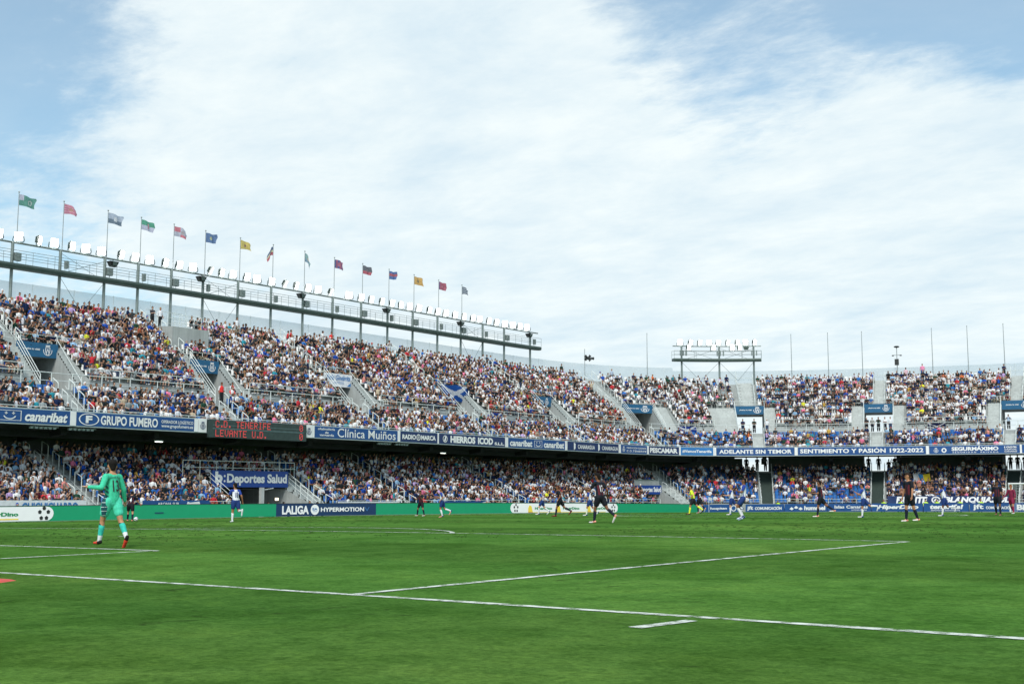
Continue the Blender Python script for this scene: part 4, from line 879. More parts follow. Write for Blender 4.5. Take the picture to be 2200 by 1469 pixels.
# control boxes and loudspeakers on the columns
for i,s in enumerate(G1S[3:]):
    t=thing('control_box','grey ballast box on the left gantry, %s column from the left edge'%ORD[i],'electrical box',P3(s+.28,14.4,19.7),'ballast boxes on the gantry columns'); m=MB()
    m.box(P3(s+.34+.1*(i%2),14.5,19.75),(.20 if i%2 else .46,.34,.62),ang(s)); m.path([P3(s+.3,14.5,19.45),P3(s+.34,14.5,19.2),P3(s+.1,14.6,19.12)],.02,4); m.build('cabinet',M_STEEL,t)
for s in G2S:
    t=thing('control_box','cluster of grey ballast boxes on the far gantry, %s column'%{0:'left',1:'middle',2:'right'}[G2S.index(s)],'electrical box',P3(s,14.1,19.4),'ballast boxes on the gantry columns'); m=MB()
    for k in range(-1,2): m.box(P3(s+k*.2+.03,14.05,19.72),(.15,.25,.68),ang(s))
    m.build('cabinet',M_STEEL,t)
SPK=[(48.74,.55,'third'),(58.74,-.45,'sixth'),(70.74,-.5,'ninth'),(82.96,-.5,'twelfth'),(95.,-.4,'fifteenth'),(106.88,-.4,'last'),(125.1,-.3,'')]
for s,o_,nm in SPK:
    lb='black loudspeaker hanging under the left gantry rail beside the %s column in view'%nm if nm else 'grey loudspeaker hanging under the far gantry rail near its right column'
    t=thing('loudspeaker',lb,'loudspeaker',P3(s+o_,14.4,20.3)); m=MB(); a=P3(s+o_,14.4,20.42); c=ang(s)
    m.hexa([(a[0]+x*math.cos(c)-y*math.sin(c),a[1]+x*math.sin(c)+y*math.cos(c),a[2]+zq) for zq,w_,h_ in((-.24,.26,.14),(.2,.42,.28)) for x,y in((-w_,-h_),(w_,-h_),(w_,h_),(-w_,h_))]); m.tube((a[0],a[1],a[2]+.2),(a[0],a[1],a[2]+.42),.03,n=4); m.build('cabinet',M_BLACK if nm else M_STEEL,t)
    m=MB(); m.box((a[0]+.33*math.sin(c),a[1]-.33*math.cos(c),a[2]+.0),(.4,.02,.3),c); m.build('grille',M_STEELD,t)
# flags on the gantry
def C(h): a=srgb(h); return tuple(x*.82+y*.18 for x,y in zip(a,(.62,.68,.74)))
def fdes(k):
    W_=(.74,.75,.79)
    def disc(x,y,cx,cy,r): return math.hypot((x-cx)*1.6,y-cy)<r
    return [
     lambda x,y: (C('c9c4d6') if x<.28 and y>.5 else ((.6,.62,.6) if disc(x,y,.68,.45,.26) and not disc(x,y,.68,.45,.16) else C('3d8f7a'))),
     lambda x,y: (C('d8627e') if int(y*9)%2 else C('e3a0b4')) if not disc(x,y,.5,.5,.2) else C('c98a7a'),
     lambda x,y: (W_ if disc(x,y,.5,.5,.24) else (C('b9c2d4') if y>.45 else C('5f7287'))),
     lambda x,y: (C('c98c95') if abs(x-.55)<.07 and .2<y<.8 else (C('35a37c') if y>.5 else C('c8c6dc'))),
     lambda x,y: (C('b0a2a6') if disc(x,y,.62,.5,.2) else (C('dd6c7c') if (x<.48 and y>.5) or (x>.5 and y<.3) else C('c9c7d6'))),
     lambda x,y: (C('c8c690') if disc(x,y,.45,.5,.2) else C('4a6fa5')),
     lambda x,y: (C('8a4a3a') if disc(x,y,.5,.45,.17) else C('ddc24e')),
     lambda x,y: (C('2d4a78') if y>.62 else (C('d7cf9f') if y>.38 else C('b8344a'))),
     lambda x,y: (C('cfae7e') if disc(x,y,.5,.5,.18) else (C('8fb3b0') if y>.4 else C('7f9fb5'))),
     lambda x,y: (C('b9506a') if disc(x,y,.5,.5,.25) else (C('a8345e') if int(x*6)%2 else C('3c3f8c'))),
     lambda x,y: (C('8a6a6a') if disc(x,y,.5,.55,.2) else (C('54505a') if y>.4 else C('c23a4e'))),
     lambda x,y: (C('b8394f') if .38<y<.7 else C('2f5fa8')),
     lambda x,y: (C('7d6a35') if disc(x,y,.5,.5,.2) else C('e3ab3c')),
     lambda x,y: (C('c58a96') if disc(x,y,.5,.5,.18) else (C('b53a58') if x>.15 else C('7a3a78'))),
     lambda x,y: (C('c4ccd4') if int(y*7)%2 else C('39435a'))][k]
FL=['green flag with a white ring emblem and pale corner','red and white striped flag','white over slate blue flag with a round badge','green over white flag with a pink emblem','white flag with red quarters','plain blue flag with a yellow badge','yellow flag with a dark red badge','dark blue, cream and red flag hanging limp','drooping pale green and blue flag','crimson and blue vertically striped flag','dark grey over red flag','blue flag with a red band','orange yellow flag with a dark bird','crimson flag with a pale emblem','black and white horizontally striped flag']
FS=[40.75,44.66,48.74,51.98,55.34,58.74,62.70,66.68,70.74,74.80,78.92,82.96,86.96,91.04,95.]
LEN=[1.45,1.25,1.45,1.3,1.4,1.25,1.2,.75,.75,1.35,1.3,1.2,1.4,1.2,1.2]
for i,s in enumerate(FS):
    t=thing('flagpole',FL[i]+' flying on the left gantry','flag',P3(s+.05,14.7,20.9),'flags flying along the gantry'); zt=24.82
    m=MB(); m.tube(P3(s+.05,14.6,20.8),P3(s+.05,14.6,zt),.038,.03,6); m.ball(P3(s+.05,14.6,zt+.05),.07,6,4); m.build('pole',M_POLE,t)
    g=MB(); nx,ny=30,18; ln=LEN[i]; H=.86; dr=-.30 if i in(1,6,14) else (-.9 if i in(7,8) else rng.uniform(-.2,.02)); sg=-1 if i==7 else 1; ph=rng.uniform(0,6); de=fdes(i)
    for j in range(ny+1):
        for k in range(nx+1):
            x=k/nx;y=j/ny; ext=ln*x*(1-.10*abs(math.sin(y*3+ph))*x); squeeze=(1-.35*x if i in(1,6,7,8,14) else 1-.06*x)
            g.v.append(P3(s+.09+sg*ext,14.6+.13*x*math.sin(x*8+ph+y*1.5),zt-.12-H*(1-y)*squeeze+dr*x*x*1.1+.05*math.sin(x*7+ph)*x))
    for j in range(ny):
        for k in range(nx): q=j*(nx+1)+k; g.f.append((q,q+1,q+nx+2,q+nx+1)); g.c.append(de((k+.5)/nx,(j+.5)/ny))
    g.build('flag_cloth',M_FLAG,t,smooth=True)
for s,zt,lb in((118.08,22.16,'bare flagpole left of the far gantry'),(129.16,22.05,'bare flagpole nearest the right end of the far gantry'),(133.02,22.09,'second bare flagpole right of the far gantry'),(136.7,22.11,'bare flagpole just left of the lamp mast'),(144.32,22.16,'bare flagpole just right of the lamp mast'),(148.04,22.25,'bare flagpole second from the right edge'),(151.62,22.3,'bare flagpole nearest the right edge')):
    t=thing('bare_flagpole',lb,'flagpole',P3(s,14.7,15.6),'bare flagpoles along the far wall'); m=MB(); m.tube(P3(s,14.7,15.6),P3(s,14.7,zt),.06,.035,6); m.ball(P3(s,14.7,zt+.04),.06,6,4); m.build('pole',M_POLE,t)
t=thing('speaker_mast','thin mast carrying a cluster of dark horn loudspeakers above the corner','mast',P3(113.8,14.7,15.6)); m=MB(); m.tube(P3(113.8,14.7,15.6),P3(113.8,14.7,19.7),.04,n=6); m.build('pole',M_POLE,t)
m=MB(); 
for k in range(5): a=R(72*k); m.tube(P3(114.05+.1*math.cos(a),14.6,18.55+.1*math.sin(a)),P3(114.05+.34*math.cos(a),14.5,18.55+.34*math.sin(a)),.08,.2,7)
m.ball(P3(114.05,14.6,18.55),.22,8,6); m.build('horn_speakers',M_BLACK,t)
t=thing('lamp_mast','mast with a domed top, two small lamps and a black loudspeaker above the far stand','mast',P3(140.48,14.7,15.6)); m=MB(); m.tube(P3(140.48,14.7,15.6),P3(140.48,14.7,20.1),.05,n=6); m.path([P3(140.05,14.7,19.0),P3(140.9,14.7,19.0)],.03,4); m.build('pole',M_POLE,t)
m=MB(); m.ball(P3(140.48,14.7,20.05),.36,10,6,sc3=(1,1,.35)); m.ball(P3(140.05,14.7,18.95),.16,8,5,sc3=(1,1,.5)); m.ball(P3(140.9,14.7,18.95),.16,8,5,sc3=(1,1,.5)); m.build('lamp_shades',M_BLACK,t)
m=MB(); m.box(P3(140.45,14.5,18.1),(.5,.35,.75),ang(140)); m.build('speaker_box',M_BLACK,t)

# ---------------------------------------------------------------- people
SKIN=[srgb('b58c76'),srgb('a47a64'),srgb('c09c88'),srgb('94664f'),srgb('6d4636')]
HAIR=[srgb('15110f'),srgb('1f1713'),srgb('2c1f17'),srgb('3d2a1c'),srgb('0f0e0e'),srgb('5b4126'),srgb('77716c'),srgb('8c6a3f')]
TOPS=[('white',(.80,.82,.86),34),('white',(.68,.70,.76),11),('black',(.010,.016,.019),22),('dark grey',(.035,.045,.05),8),('navy',srgb('12244a'),12),('royal blue',srgb('1f4da8'),5),
      ('blue',srgb('2f6fb8'),4),('teal',srgb('2f8fa0'),2.4),('red',srgb('c2303a'),2.2),('pink',srgb('e07a9a'),3.4),('salmon',srgb('dd9088'),1.3),('grey',srgb('8c9699'),5),('beige',srgb('b8a992'),2),
      ('dark green',srgb('1f4436'),2.5),('mustard',srgb('c8a24a'),.5),('orange',srgb('d8703a'),.5),('maroon',srgb('5a1f2c'),1.6),('pale blue',srgb('93b8d8'),3),('yellow',srgb('dfe23c'),.5),('lilac',srgb('b9a0d0'),1)]
PANTS=[srgb('1b2230'),srgb('2a3a55'),srgb('15171a'),srgb('41506b'),srgb('8a7f6c'),srgb('3a3a3a'),srgb('202a24'),srgb('b9b4a6')]
def tube_rings(pts,rad,n,reg,V,F,Rg,cap=True,flat=1.):
    """one continuous lofted tube through pts"""
    base=len(V); k=len(pts)
    for i,p in enumerate(pts):
        a=Vector(pts[max(0,i-1)]); b=Vector(pts[min(k-1,i+1)]); d=(b-a).normalized(); x=Vector((1,0,0)) if abs(d.x)<.9 else Vector((0,1,0)); u=(x-d*x.dot(d)).normalized(); w_=d.cross(u)
        for j in range(n): q=2*math.pi*j/n; V.append(tuple(Vector(p)+u*math.cos(q)*rad[i]+w_*math.sin(q)*rad[i]*flat))
    for i in range(k-1):
        for j in range(n): F.append((base+i*n+j,base+i*n+(j+1)%n,base+(i+1)*n+(j+1)%n,base+(i+1)*n+j)); Rg.append(reg[i] if isinstance(reg,(list,tuple)) else reg)
    if cap: F.append(tuple(base+(k-1)*n+j for j in range(n))); Rg.append(reg[-1] if isinstance(reg,(list,tuple)) else reg)
def spectator_template(arms=0,lean=0.,stand=False,long_hair=False,shorts=True,cap=False,turn=0.):
    # local frame: +y is outwards (behind the person), the person faces -y. regions 0 skin 1 hair 2 top 3 sleeve 4 legs 5 shoes
    V=[];F=[];Rg=[]; h=.42 if not stand else .88; n=8
    def ring(z,rx,ry,cy=0.,cx=0.): V.extend([(cx+rx*math.cos(2*math.pi*j/n+.39),cy+ry*math.sin(2*math.pi*j/n+.39),z) for j in range(n)])
    L_=lambda t:-lean*t
    spec=[(h-.02,.17,.12,.0,4),(h+.08,.175,.13,L_(.1),2),(h+.26,.165,.115,L_(.3),2),(h+.42,.205,.12,L_(.45),2),(h+.51,.185,.095,L_(.55),2),(h+.555,.085,.075,L_(.58),2),(h+.575,.055,.058,L_(.6),0),(h+.62,.055,.06,L_(.63)-.01,0),(h+.66,.072,.085,L_(.66)-.02,0),(h+.72,.08,.10,L_(.68)-.02,0),(h+.78,.083,.103,L_(.7)-.012,1),(h+.83,.07,.088,L_(.7)-.005,1),(h+.865,.035,.045,L_(.7),1)]
    for i,(z,rx,ry,cy,rg) in enumerate(spec): ring(z,rx,ry,cy,turn*max(0,z-h-.6))
    for i in range(len(spec)-1):
        for j in range(n):
            r_=spec[i][4]
            if 8<=i<=9 and j in(0,1,2,3): r_=1      # hair down the back of the head (+y side)
            if long_hair and 6<=i<=9 and j in(0,1,2,3): r_=1
            F.append((i*n+j,i*n+(j+1)%n,(i+1)*n+(j+1)%n,(i+1)*n+j)); Rg.append(r_)
    F.append(tuple((len(spec)-1)*n+j for j in range(n))); Rg.append(1)
    ys=L_(.5); zs=h+.48
    for sg in(-1,1):
        sh=(sg*.195,ys,zs)
        if arms==0: el=(sg*.25,ys-.10,zs-.27); ha=(sg*.09,ys-.33,zs-.36)
        elif arms==1: el=(sg*.24,ys-.12,zs-.26); ha=(-sg*.06,ys-.20,zs-.20)
        elif arms==2: el=(sg*.30,ys-.08,zs-.22); ha=(sg*.10,ys-.16,zs+.04)
        elif arms==3: el=(sg*.32,ys-.02,zs+.14); ha=(sg*.20,ys-.05,zs+.42)
        elif arms==4: el=(sg*.26,ys+.03,zs-.28); ha=(sg*.27,ys-.06,zs-.54)
        else: el=(sg*.23,ys-.18,zs-.24); ha=(sg*.16,ys-.40,zs-.44)
        mid=tuple((a+b)/2 for a,b in zip(sh,el))
        tube_rings([(sg*.13,ys,zs+.01),sh,mid,el,ha,(ha[0],ha[1]-.06,ha[2]+.01)],[.06,.062,.056,.046,.035,.03],5,[3,3,3,0,0],V,F,Rg)
    for sg in(-1,1):
        if stand: tube_rings([(sg*.09,0,h+.06),(sg*.10,-.02,h-.35),(sg*.105,.0,.08)],[.11,.09,.07],6,[4,4],V,F,Rg); tube_rings([(sg*.105,.05,.05),(sg*.12,-.17,.04)],[.045,.04],5,5,V,F,Rg)
        else:
            kx=sg*(.13+.03*rng.random()); tube_rings([(sg*.09,.03,h+.01),(kx,-.30,h+.06),(kx,-.42,h+.03)],[.09,.078,.06],6,[4,4],V,F,Rg,False)
            tube_rings([(kx,-.42,h+.03),(kx,-.42,.26),(kx,-.38,.07)],[.06,.055,.04],6,[6 if shorts else 4,6 if shorts else 4],V,F,Rg,False)
            tube_rings([(kx,-.34,.045),(kx+.01*sg,-.56,.04)],[.045,.04],5,5,V,F,Rg)
    return np.array(V),F,np.array([r for r in Rg])
TP=[spectator_template(0,.05),spectator_template(1,.0,turn=.15),spectator_template(2,.02,long_hair=True),spectator_template(0,.22,shorts=False),spectator_template(5,.12,long_hair=True,turn=-.15),spectator_template(1,-.03,shorts=False),spectator_template(3,.0),spectator_template(2,.10)]
TS=[spectator_template(4,.0,True),spectator_template(1,.0,True),spectator_template(2,.0,True),spectator_template(3,.0,True)]
def colours(tmpl,top,sleeve,pants,skin,hair,shoes,shorts):
    tb=np.array([skin,hair,top,sleeve,pants,shoes,skin if shorts else pants]); return tb[tmpl[2]]
tw=np.array([t[2] for t in TOPS]); tw=tw/tw.sum()
HN={0:'dark-haired',1:'dark-haired',2:'brown-haired',3:'brown-haired',4:'black-haired',5:'light brown-haired',6:'grey-haired',7:'fair-haired'}
def pick_person():
    ti=int(nr.choice(len(TOPS),p=tw)); top=TOPS[ti][1]; j=rng.uniform(.85,1.12); top=tuple(min(.8,x*j) for x in top); nm=TOPS[ti][0]
    sleeve=top
    if nm=='white' and rng.random()<.30: sleeve=srgb('20459a')
    if nm in('pink','salmon','black','grey','white') and rng.random()<.12: sleeve=SKIN[1]
    hi=rng.choice([0,0,1,1,2,2,3,4,4,5,6,7]); hair=HAIR[hi]; hn=HN[hi]
    r=rng.random()
    if r<.06: hair=(.72,.73,.76); hn='white-capped'
    elif r<.085: hair=srgb('1d4a9c'); hn='blue-capped'
    elif r<.10: hair=srgb('b3232b'); hn='red-capped'
    sh=rng.random()<.45
    return dict(top=top,sleeve=sleeve,pants=rng.choice(PANTS),skin=rng.choice(SKIN[:4] if rng.random()<.93 else SKIN[4:]),hair=hair,shoes=rng.choice([(.02,.02,.02),(.6,.6,.6),(.1,.1,.12)]),shorts=sh),nm,hn
TIER={'B':'lower block of the upper tier','U':'upper block of the upper tier','L':'lower tier'}
def crowd():
    ppl=[]
    for idx,(s,d,z,k) in enumerate(SEATS):
        row=NSEAT[idx]
        occ={'U':.945 if s<112 else .80,'B':.93 if s<112 else .80,'L':.93 if s<107 else (.74 if s<139 else .93)}[k]
        if k=='L' and 116<s<137 and row<4: occ=.45
        # clusters of empty seats
        if math.sin(s*.9+row*1.7)*math.sin(s*.31+row*.6)>.80: occ*=.45
        if rng.random()<occ: ppl.append((s+rng.uniform(-.05,.05),d-.05+rng.uniform(-.05,.04),z,k,row))
    # the 300 seen largest: nearest to the camera
    def dist(p): a=P2(p[0],p[1]); return math.dist(a,CAM[:2])
    vis=[p for p in ppl if p[0]>32.2+ (p[1]+2)*.45]
    vis.sort(key=dist); near_=set(id(p) for p in vis[:276]); 
    groups={i:([],[]) for i in range(len(TP)+len(TS))}
    named=0; used={}
    cnt={}
    for p in ppl:
        s,d,z,k,row=p; a=P2(s,d); hd=ang(s)+rng.gauss(0,.32)+(.12 if s<105 else 0); sc_=rng.uniform(.86,1.06)+(-.14 if rng.random()<.06 else 0)
        q,nm,hn=pick_person(); r=rng.random(); ti=0 if r<.26 else 1 if r<.42 else 2 if r<.55 else 3 if r<.72 else 4 if r<.84 else 5 if r<.93 else 7 if r<.985 else 6
        if k=='L' and s>140 and row<8 and rng.random()<.5:   # the singing end: dark shirts, bare chests
            nm,c=rng.choice([('black',(.02,.02,.022)),('black',(.015,.016,.02)),('bare chest, no',SKIN[1]),('navy',srgb('152346'))]); q['top']=q['sleeve']=c
        if id(p) in near_:
            st=[x for x in {'U':UA,'B':BA,'L':LA}[k]]; j=min(range(len(st)),key=lambda i:abs(st[i]-s)); side='right' if s>st[j] else 'left'; n_=max(1,int(round((abs(s-st[j])-.7)/.5))+1)
            stn={0:'leftmost stairs',1:'first stairs',2:'second stairs',3:'third stairs',4:'fourth stairs'}.get(j,'next stairs')
            key=(k,row,j,side,n_)
            while key in used: n_+=1; key=(k,row,j,side,n_)
            used[key]=1
            lb='%s spectator in %s, %s row, %s, %s seat %s of %s'%(hn,nm,ORD[row],{'U':'top block','B':'middle block','L':'bottom tier'}[k],ORD[n_-1],side,stn)
            V,F,Rg=TP[ti]; c=colours(TP[ti],**q); me=bpy.data.meshes.new('person'); me.from_pydata([tuple(v*np.array([1,1,sc_])) for v in V],[],F)
            at=me.attributes.new('Col','FLOAT_COLOR','FACE'); at.data.foreach_set('color',np.concatenate([c,np.ones((len(c),1))],1).astype(np.float32).ravel()); me.polygons.foreach_set('use_smooth',[True]*len(me.polygons)); me.materials.append(M_CLOTH)
            o=bpy.data.objects.new('person',me); col.objects.link(o); o.location=(a[0],a[1],z); o.rotation_euler=(0,0,hd); tag(o,lb,'person','spectators seated in the side stand')
        else:
            if rng.random()<(.013 if k!='L' or s<140 else .10): ti=len(TP)+rng.randrange(4)
            groups[ti][0].append((a[0],a[1],z,hd,sc_)); groups[ti][1].append(colours((TP+TS)[ti],**q))
    gl=[((TP+TS)[i][0],(TP+TS)[i][1],np.array(g[1]),np.array(g[0])) for i,g in groups.items() if g[0]]
    tag(big_mesh('crowd',gl,M_CLOTH),'thousands of seated spectators in white, blue, black and pink filling both tiers','crowd','spectators filling the stands','stuff')
crowd()
def stander(s,d,z,label,tmpl=0,face=0.,name='person',grp=None,xy=None,scl=1.,seated=False,**kw):
    q,_,_=pick_person(); q['shorts']=False; q.update(kw)
    T_=(TP if seated else TS)[tmpl]; a=xy or P2(s,d); V,F,Rg=T_; c=colours(T_,**q); me=bpy.data.meshes.new('person'); me.from_pydata([tuple(v*scl) for v in V],[],F)
    at=me.attributes.new('Col','FLOAT_COLOR','FACE'); at.data.foreach_set('color',np.concatenate([c,np.ones((len(c),1))],1).astype(np.float32).ravel()); me.polygons.foreach_set('use_smooth',[True]*len(me.polygons)); me.materials.append(M_CLOTH)
    o=bpy.data.objects.new('person',me); col.objects.link(o); o.location=(a[0],a[1],z); o.rotation_euler=(0,0,(ang(s) if xy is None else 0)+face); return tag(o,label,'person',grp)
W_=(.74,.75,.78); K_=(.02,.022,.025); RD=srgb('e03838'); HV=srgb('c8f02c')
for a in [(53.1,14.1,15.6,'person in dark clothes standing on the camera platform, left of two',1,dict(top=(.05,.05,.06),sleeve=(.05,.05,.06),pants=K_)),
 (53.9,14.1,15.6,'person in a white shirt standing on the camera platform, right of two',4%4,dict(top=W_,sleeve=W_,pants=K_)),
 (74.1,14.1,15.6,'person in a red shirt and white shorts standing against the top wall',0,dict(top=RD,sleeve=RD,pants=W_)),
 (82.6,14.1,15.6,'person in pale clothes standing by a column under the twelfth flag',2,dict(top=(.6,.6,.6),sleeve=(.6,.6,.6),pants=(.4,.4,.4))),
 (98.2,14.1,15.6,'left person of three standing together at the top near the gantry end',0,dict(top=(.6,.62,.66),sleeve=(.6,.62,.66),pants=srgb('41506b'))),
 (98.9,14.1,15.6,'middle person of three standing together at the top near the gantry end',1,dict(top=srgb('2b4052'),sleeve=srgb('2b4052'),pants=srgb('243048'))),
 (99.6,14.1,15.6,'right person of three, in pale blue, standing at the top near the gantry end',1,dict(top=srgb('9fb6d0'),sleeve=srgb('9fb6d0'),pants=srgb('2a3a55'))),
 (111.1,14.1,15.7,'person in a dark green shirt and white trousers standing on the top row',0,dict(top=srgb('22382f'),sleeve=srgb('22382f'),pants=W_)),
 (115.5,14.1,15.6,'person in pale blue standing on the top row left of the bare flagpole',0,dict(top=srgb('a9b6c9'),sleeve=srgb('a9b6c9'),pants=srgb('2c3b40'))),
 (141.4,14.1,15.6,'person in a pale pink shirt standing on the top row below the lamp mast',0,dict(top=srgb('d9b4bf'),sleeve=srgb('d9b4bf'),pants=srgb('d9b4bf'))),
 (143.2,14.1,16.0,'person in a pink shirt and blue shorts standing above the top row at right',0,dict(top=srgb('e58ab0'),sleeve=srgb('e58ab0'),pants=srgb('35548c'))),
 (52.0,3.4,8.5,'person in a red and white bib, left of three on the second stairs',0,dict(top=RD,sleeve=W_,pants=K_)),
 (52.7,3.0,8.2,'person in a red and white bib, middle of three on the second stairs',1,dict(top=W_,sleeve=RD,pants=K_)),
 (53.3,3.7,8.6,'person in a red bib, right of three on the second stairs',1,dict(top=RD,sleeve=W_,pants=K_)),
 (123.8,4.3,8.9,'person in dark clothes standing in the bright portal under the far gantry, left',1,{}),
 (124.9,4.3,8.9,'person in dark green standing in the bright portal under the far gantry, middle',1,dict(top=srgb('20332b'),sleeve=srgb('20332b'),pants=K_)),
 (126.2,4.2,8.9,'person in white standing right of the bright portal under the far gantry',0,dict(top=W_,sleeve=W_)),
 (127.5,6.0,9.9,'person in a red top walking down the side stair right of the far gantry portal',0,dict(top=RD,sleeve=RD,pants=srgb('3a3a3a'))),
 (137.2,4.3,8.9,'person in dark clothes at the left side of the central far portal',1,dict(top=K_,sleeve=K_,pants=K_)),
 (137.8,5.0,8.9,'person in grey standing inside the central far portal',0,dict(top=(.3,.3,.28),sleeve=(.3,.3,.28))),
 (138.5,4.2,8.9,'person in dark green standing in the middle of the central far portal',2,dict(top=srgb('22332a'),sleeve=srgb('22332a'),pants=K_)),
 (139.2,4.5,8.9,'person in white, left of two at the right side of the central far portal',1,dict(top=W_,sleeve=W_)),
 (139.8,4.3,8.9,'person in white, right of two at the right side of the central far portal',0,dict(top=W_,sleeve=W_)),
 (152.2,4.5,8.9,'person in pale blue standing in the portal at the right edge',2,dict(top=srgb('9fb6d0'),sleeve=srgb('9fb6d0'))),
 (137.2,6.4,4.4,'dark silhouette at the left of the bright gap under the far stand middle',0,dict(top=K_,sleeve=K_,pants=K_,hair=K_)),
 (138.3,6.4,4.4,'dark silhouette with legs apart in the bright gap under the far stand middle',0,dict(top=K_,sleeve=K_,pants=K_,hair=K_)),
 (139.4,6.2,4.0,'shorter dark silhouette right of centre in the bright gap under the far stand middle',1,dict(top=K_,sleeve=K_,pants=K_,hair=K_)),
 (140.1,6.4,4.4,'dark silhouette at the right of the bright gap under the far stand middle',2,dict(top=K_,sleeve=K_,pants=K_,hair=K_)),
 (152.1,6.4,4.4,'dark silhouette leftmost in the bright gap at the right edge',0,dict(top=K_,sleeve=K_,pants=K_,hair=K_)),
 (152.8,6.4,4.4,'dark silhouette second in the bright gap at the right edge',0,dict(top=K_,sleeve=K_,pants=K_,hair=K_)),
 (153.5,6.3,4.4,'dark silhouette third in the bright gap at the right edge',1,dict(top=K_,sleeve=K_,pants=K_,hair=K_)),
 (124.2,6.3,4.4,'dark silhouette in the small bright gap below the far gantry, left',0,dict(top=K_,sleeve=K_,pants=K_,hair=K_)),
 (125.2,6.3,4.4,'dark silhouette in the small bright gap below the far gantry, middle',1,dict(top=K_,sleeve=K_,pants=K_,hair=K_)),
 (126.0,6.3,4.4,'dark silhouette in the small bright gap below the far gantry, right',0,dict(top=K_,sleeve=K_,pants=K_,hair=K_)),
 (139.7,2.9,2.5,'person in a white shirt standing beside the dark green far stairs',0,dict(top=W_,sleeve=W_,pants=W_))]:
    stander(a[0],a[1],a[2],a[3],a[4],**a[5])
# stewards in yellow vests sitting just behind the boards
STW=[(31.2,-40.2,'steward in a yellow vest behind the football board at far left',1),(54.9,-40.2,'steward in a yellow vest in front of the tunnel stairs',1),(69.7,-40.2,'steward in a yellow vest between two players at mid pitch',1),(85.2,-40.2,'steward in a yellow vest behind the long white board',1),(101.2,-40.2,'steward in a yellow vest near the far corner of the long stand',1)]
for v,u,lb,_ in STW: stander(0,0,gz(u,v)-.12,lb,3,face=math.pi/2,xy=(u,v),seated=True,top=HV,sleeve=HV,pants=K_,shorts=False)
for u,lb in((-29.2,'steward in a yellow vest above the bee-like chevron board'),(-17.7,'steward in a yellow vest left of the dark supporters banner lettering'),(-15.99,'steward in a yellow vest beneath the letter R of the dark supporters banner'),(-13.5,'steward in a yellow vest left of the round emblem of the dark supporters banner'),(-12.4,'steward in a yellow vest under the round emblem of the dark supporters banner'),(-10.15,'steward in a yellow vest above the end of the tenerife board'),(-8.2,'steward in a yellow vest above the jft board left of the goal')):
    stander(0,0,gz(u,111.3)-.0,lb,3,face=0,xy=(u,111.3),seated=True,top=HV,sleeve=HV,pants=K_,shorts=False)
for v,lb,c in((51.3,'person in a red bib kneeling at the tunnel mouth, left',RD),(52.8,'person in a red bib kneeling at the tunnel mouth, right',RD),(56.2,'person in dark clothes watching from the tunnel mouth, right side',K_)):
    stander(0,0,gz(-40.6,v)-.2,lb,1,face=math.pi/2+.5,xy=(-40.6,v),seated=True,top=c,sleeve=c,pants=K_,shorts=False)

# ---------------------------------------------------------------- players and referee: posed figures
def cap_mesh(p0,r0,p1,r1,fwd,flat=1.,n=12):
    """closed tapered capsule; 'flat' squashes it along fwd"""
    p0=Vector(p0);p1=Vector(p1); d=(p1-p0); L_=max(d.length,1e-4); d=d/L_; f=(Vector(fwd)-d*d.dot(Vector(fwd)))
    f=f.normalized() if f.length>1e-3 else d.orthogonal().normalized(); sd=d.cross(f); V=[];F=[]; rings=[]
    for c,r,lo,hi in((p0,r0,-90,0),(p1,r1,0,90)):
        for k in range(4):
            t=R(lo+(hi-lo)*(k+(.15 if lo<0 else 0))/3.15 if lo<0 else lo+(hi-lo)*k/3.15)
            rings.append((c+d*r*math.sin(t),r*math.cos(t)))
    for c,r in rings: V+=[c+f*(math.cos(2*math.pi*j/n)*r*flat)+sd*(math.sin(2*math.pi*j/n)*r) for j in range(n)]
    k=len(rings)
    F=[(i*n+j,i*n+(j+1)%n,(i+1)*n+(j+1)%n,(i+1)*n+j) for i in range(k-1) for j in range(n)]+[tuple(range(n-1,-1,-1)),tuple((k-1)*n+j for j in range(n))]
    return V,F
def fuse(name,prims,voxel,parent,mt,colfn=None,smooth=3,extra=None):
    m=MB()
    for p in prims: V,F=cap_mesh(*p); m.add(V,F)
    me=bpy.data.meshes.new('tmp'); me.from_pydata(m.v,[],m.f); o=bpy.data.objects.new('tmp',me); col.objects.link(o)
    r=o.modifiers.new('r','REMESH'); r.mode='VOXEL'; r.voxel_size=voxel; r.use_smooth_shade=True
    s=o.modifiers.new('s','SMOOTH'); s.factor=.5; s.iterations=smooth
    dg=bpy.context.evaluated_depsgraph_get(); dg.update(); ev=o.evaluated_get(dg); me2=bpy.data.meshes.new_from_object(ev); bpy.data.objects.remove(o)
    V=[tuple(v.co) for v in me2.vertices]; F=[tuple(p.vertices) for p in me2.polygons]; g=MB(); g.v=V; g.f=F
    g.c=[colfn(Vector(sum((Vector(V[i]) for i in f),Vector())/len(f))) for f in F] if colfn else [None]*len(F)
    if extra: extra(g)
    bpy.data.meshes.remove(me2)
    return g.build(name,mt,parent,True,local=True)
def rot(v,axis,a): return Matrix.Rotation(a,3,axis)@v
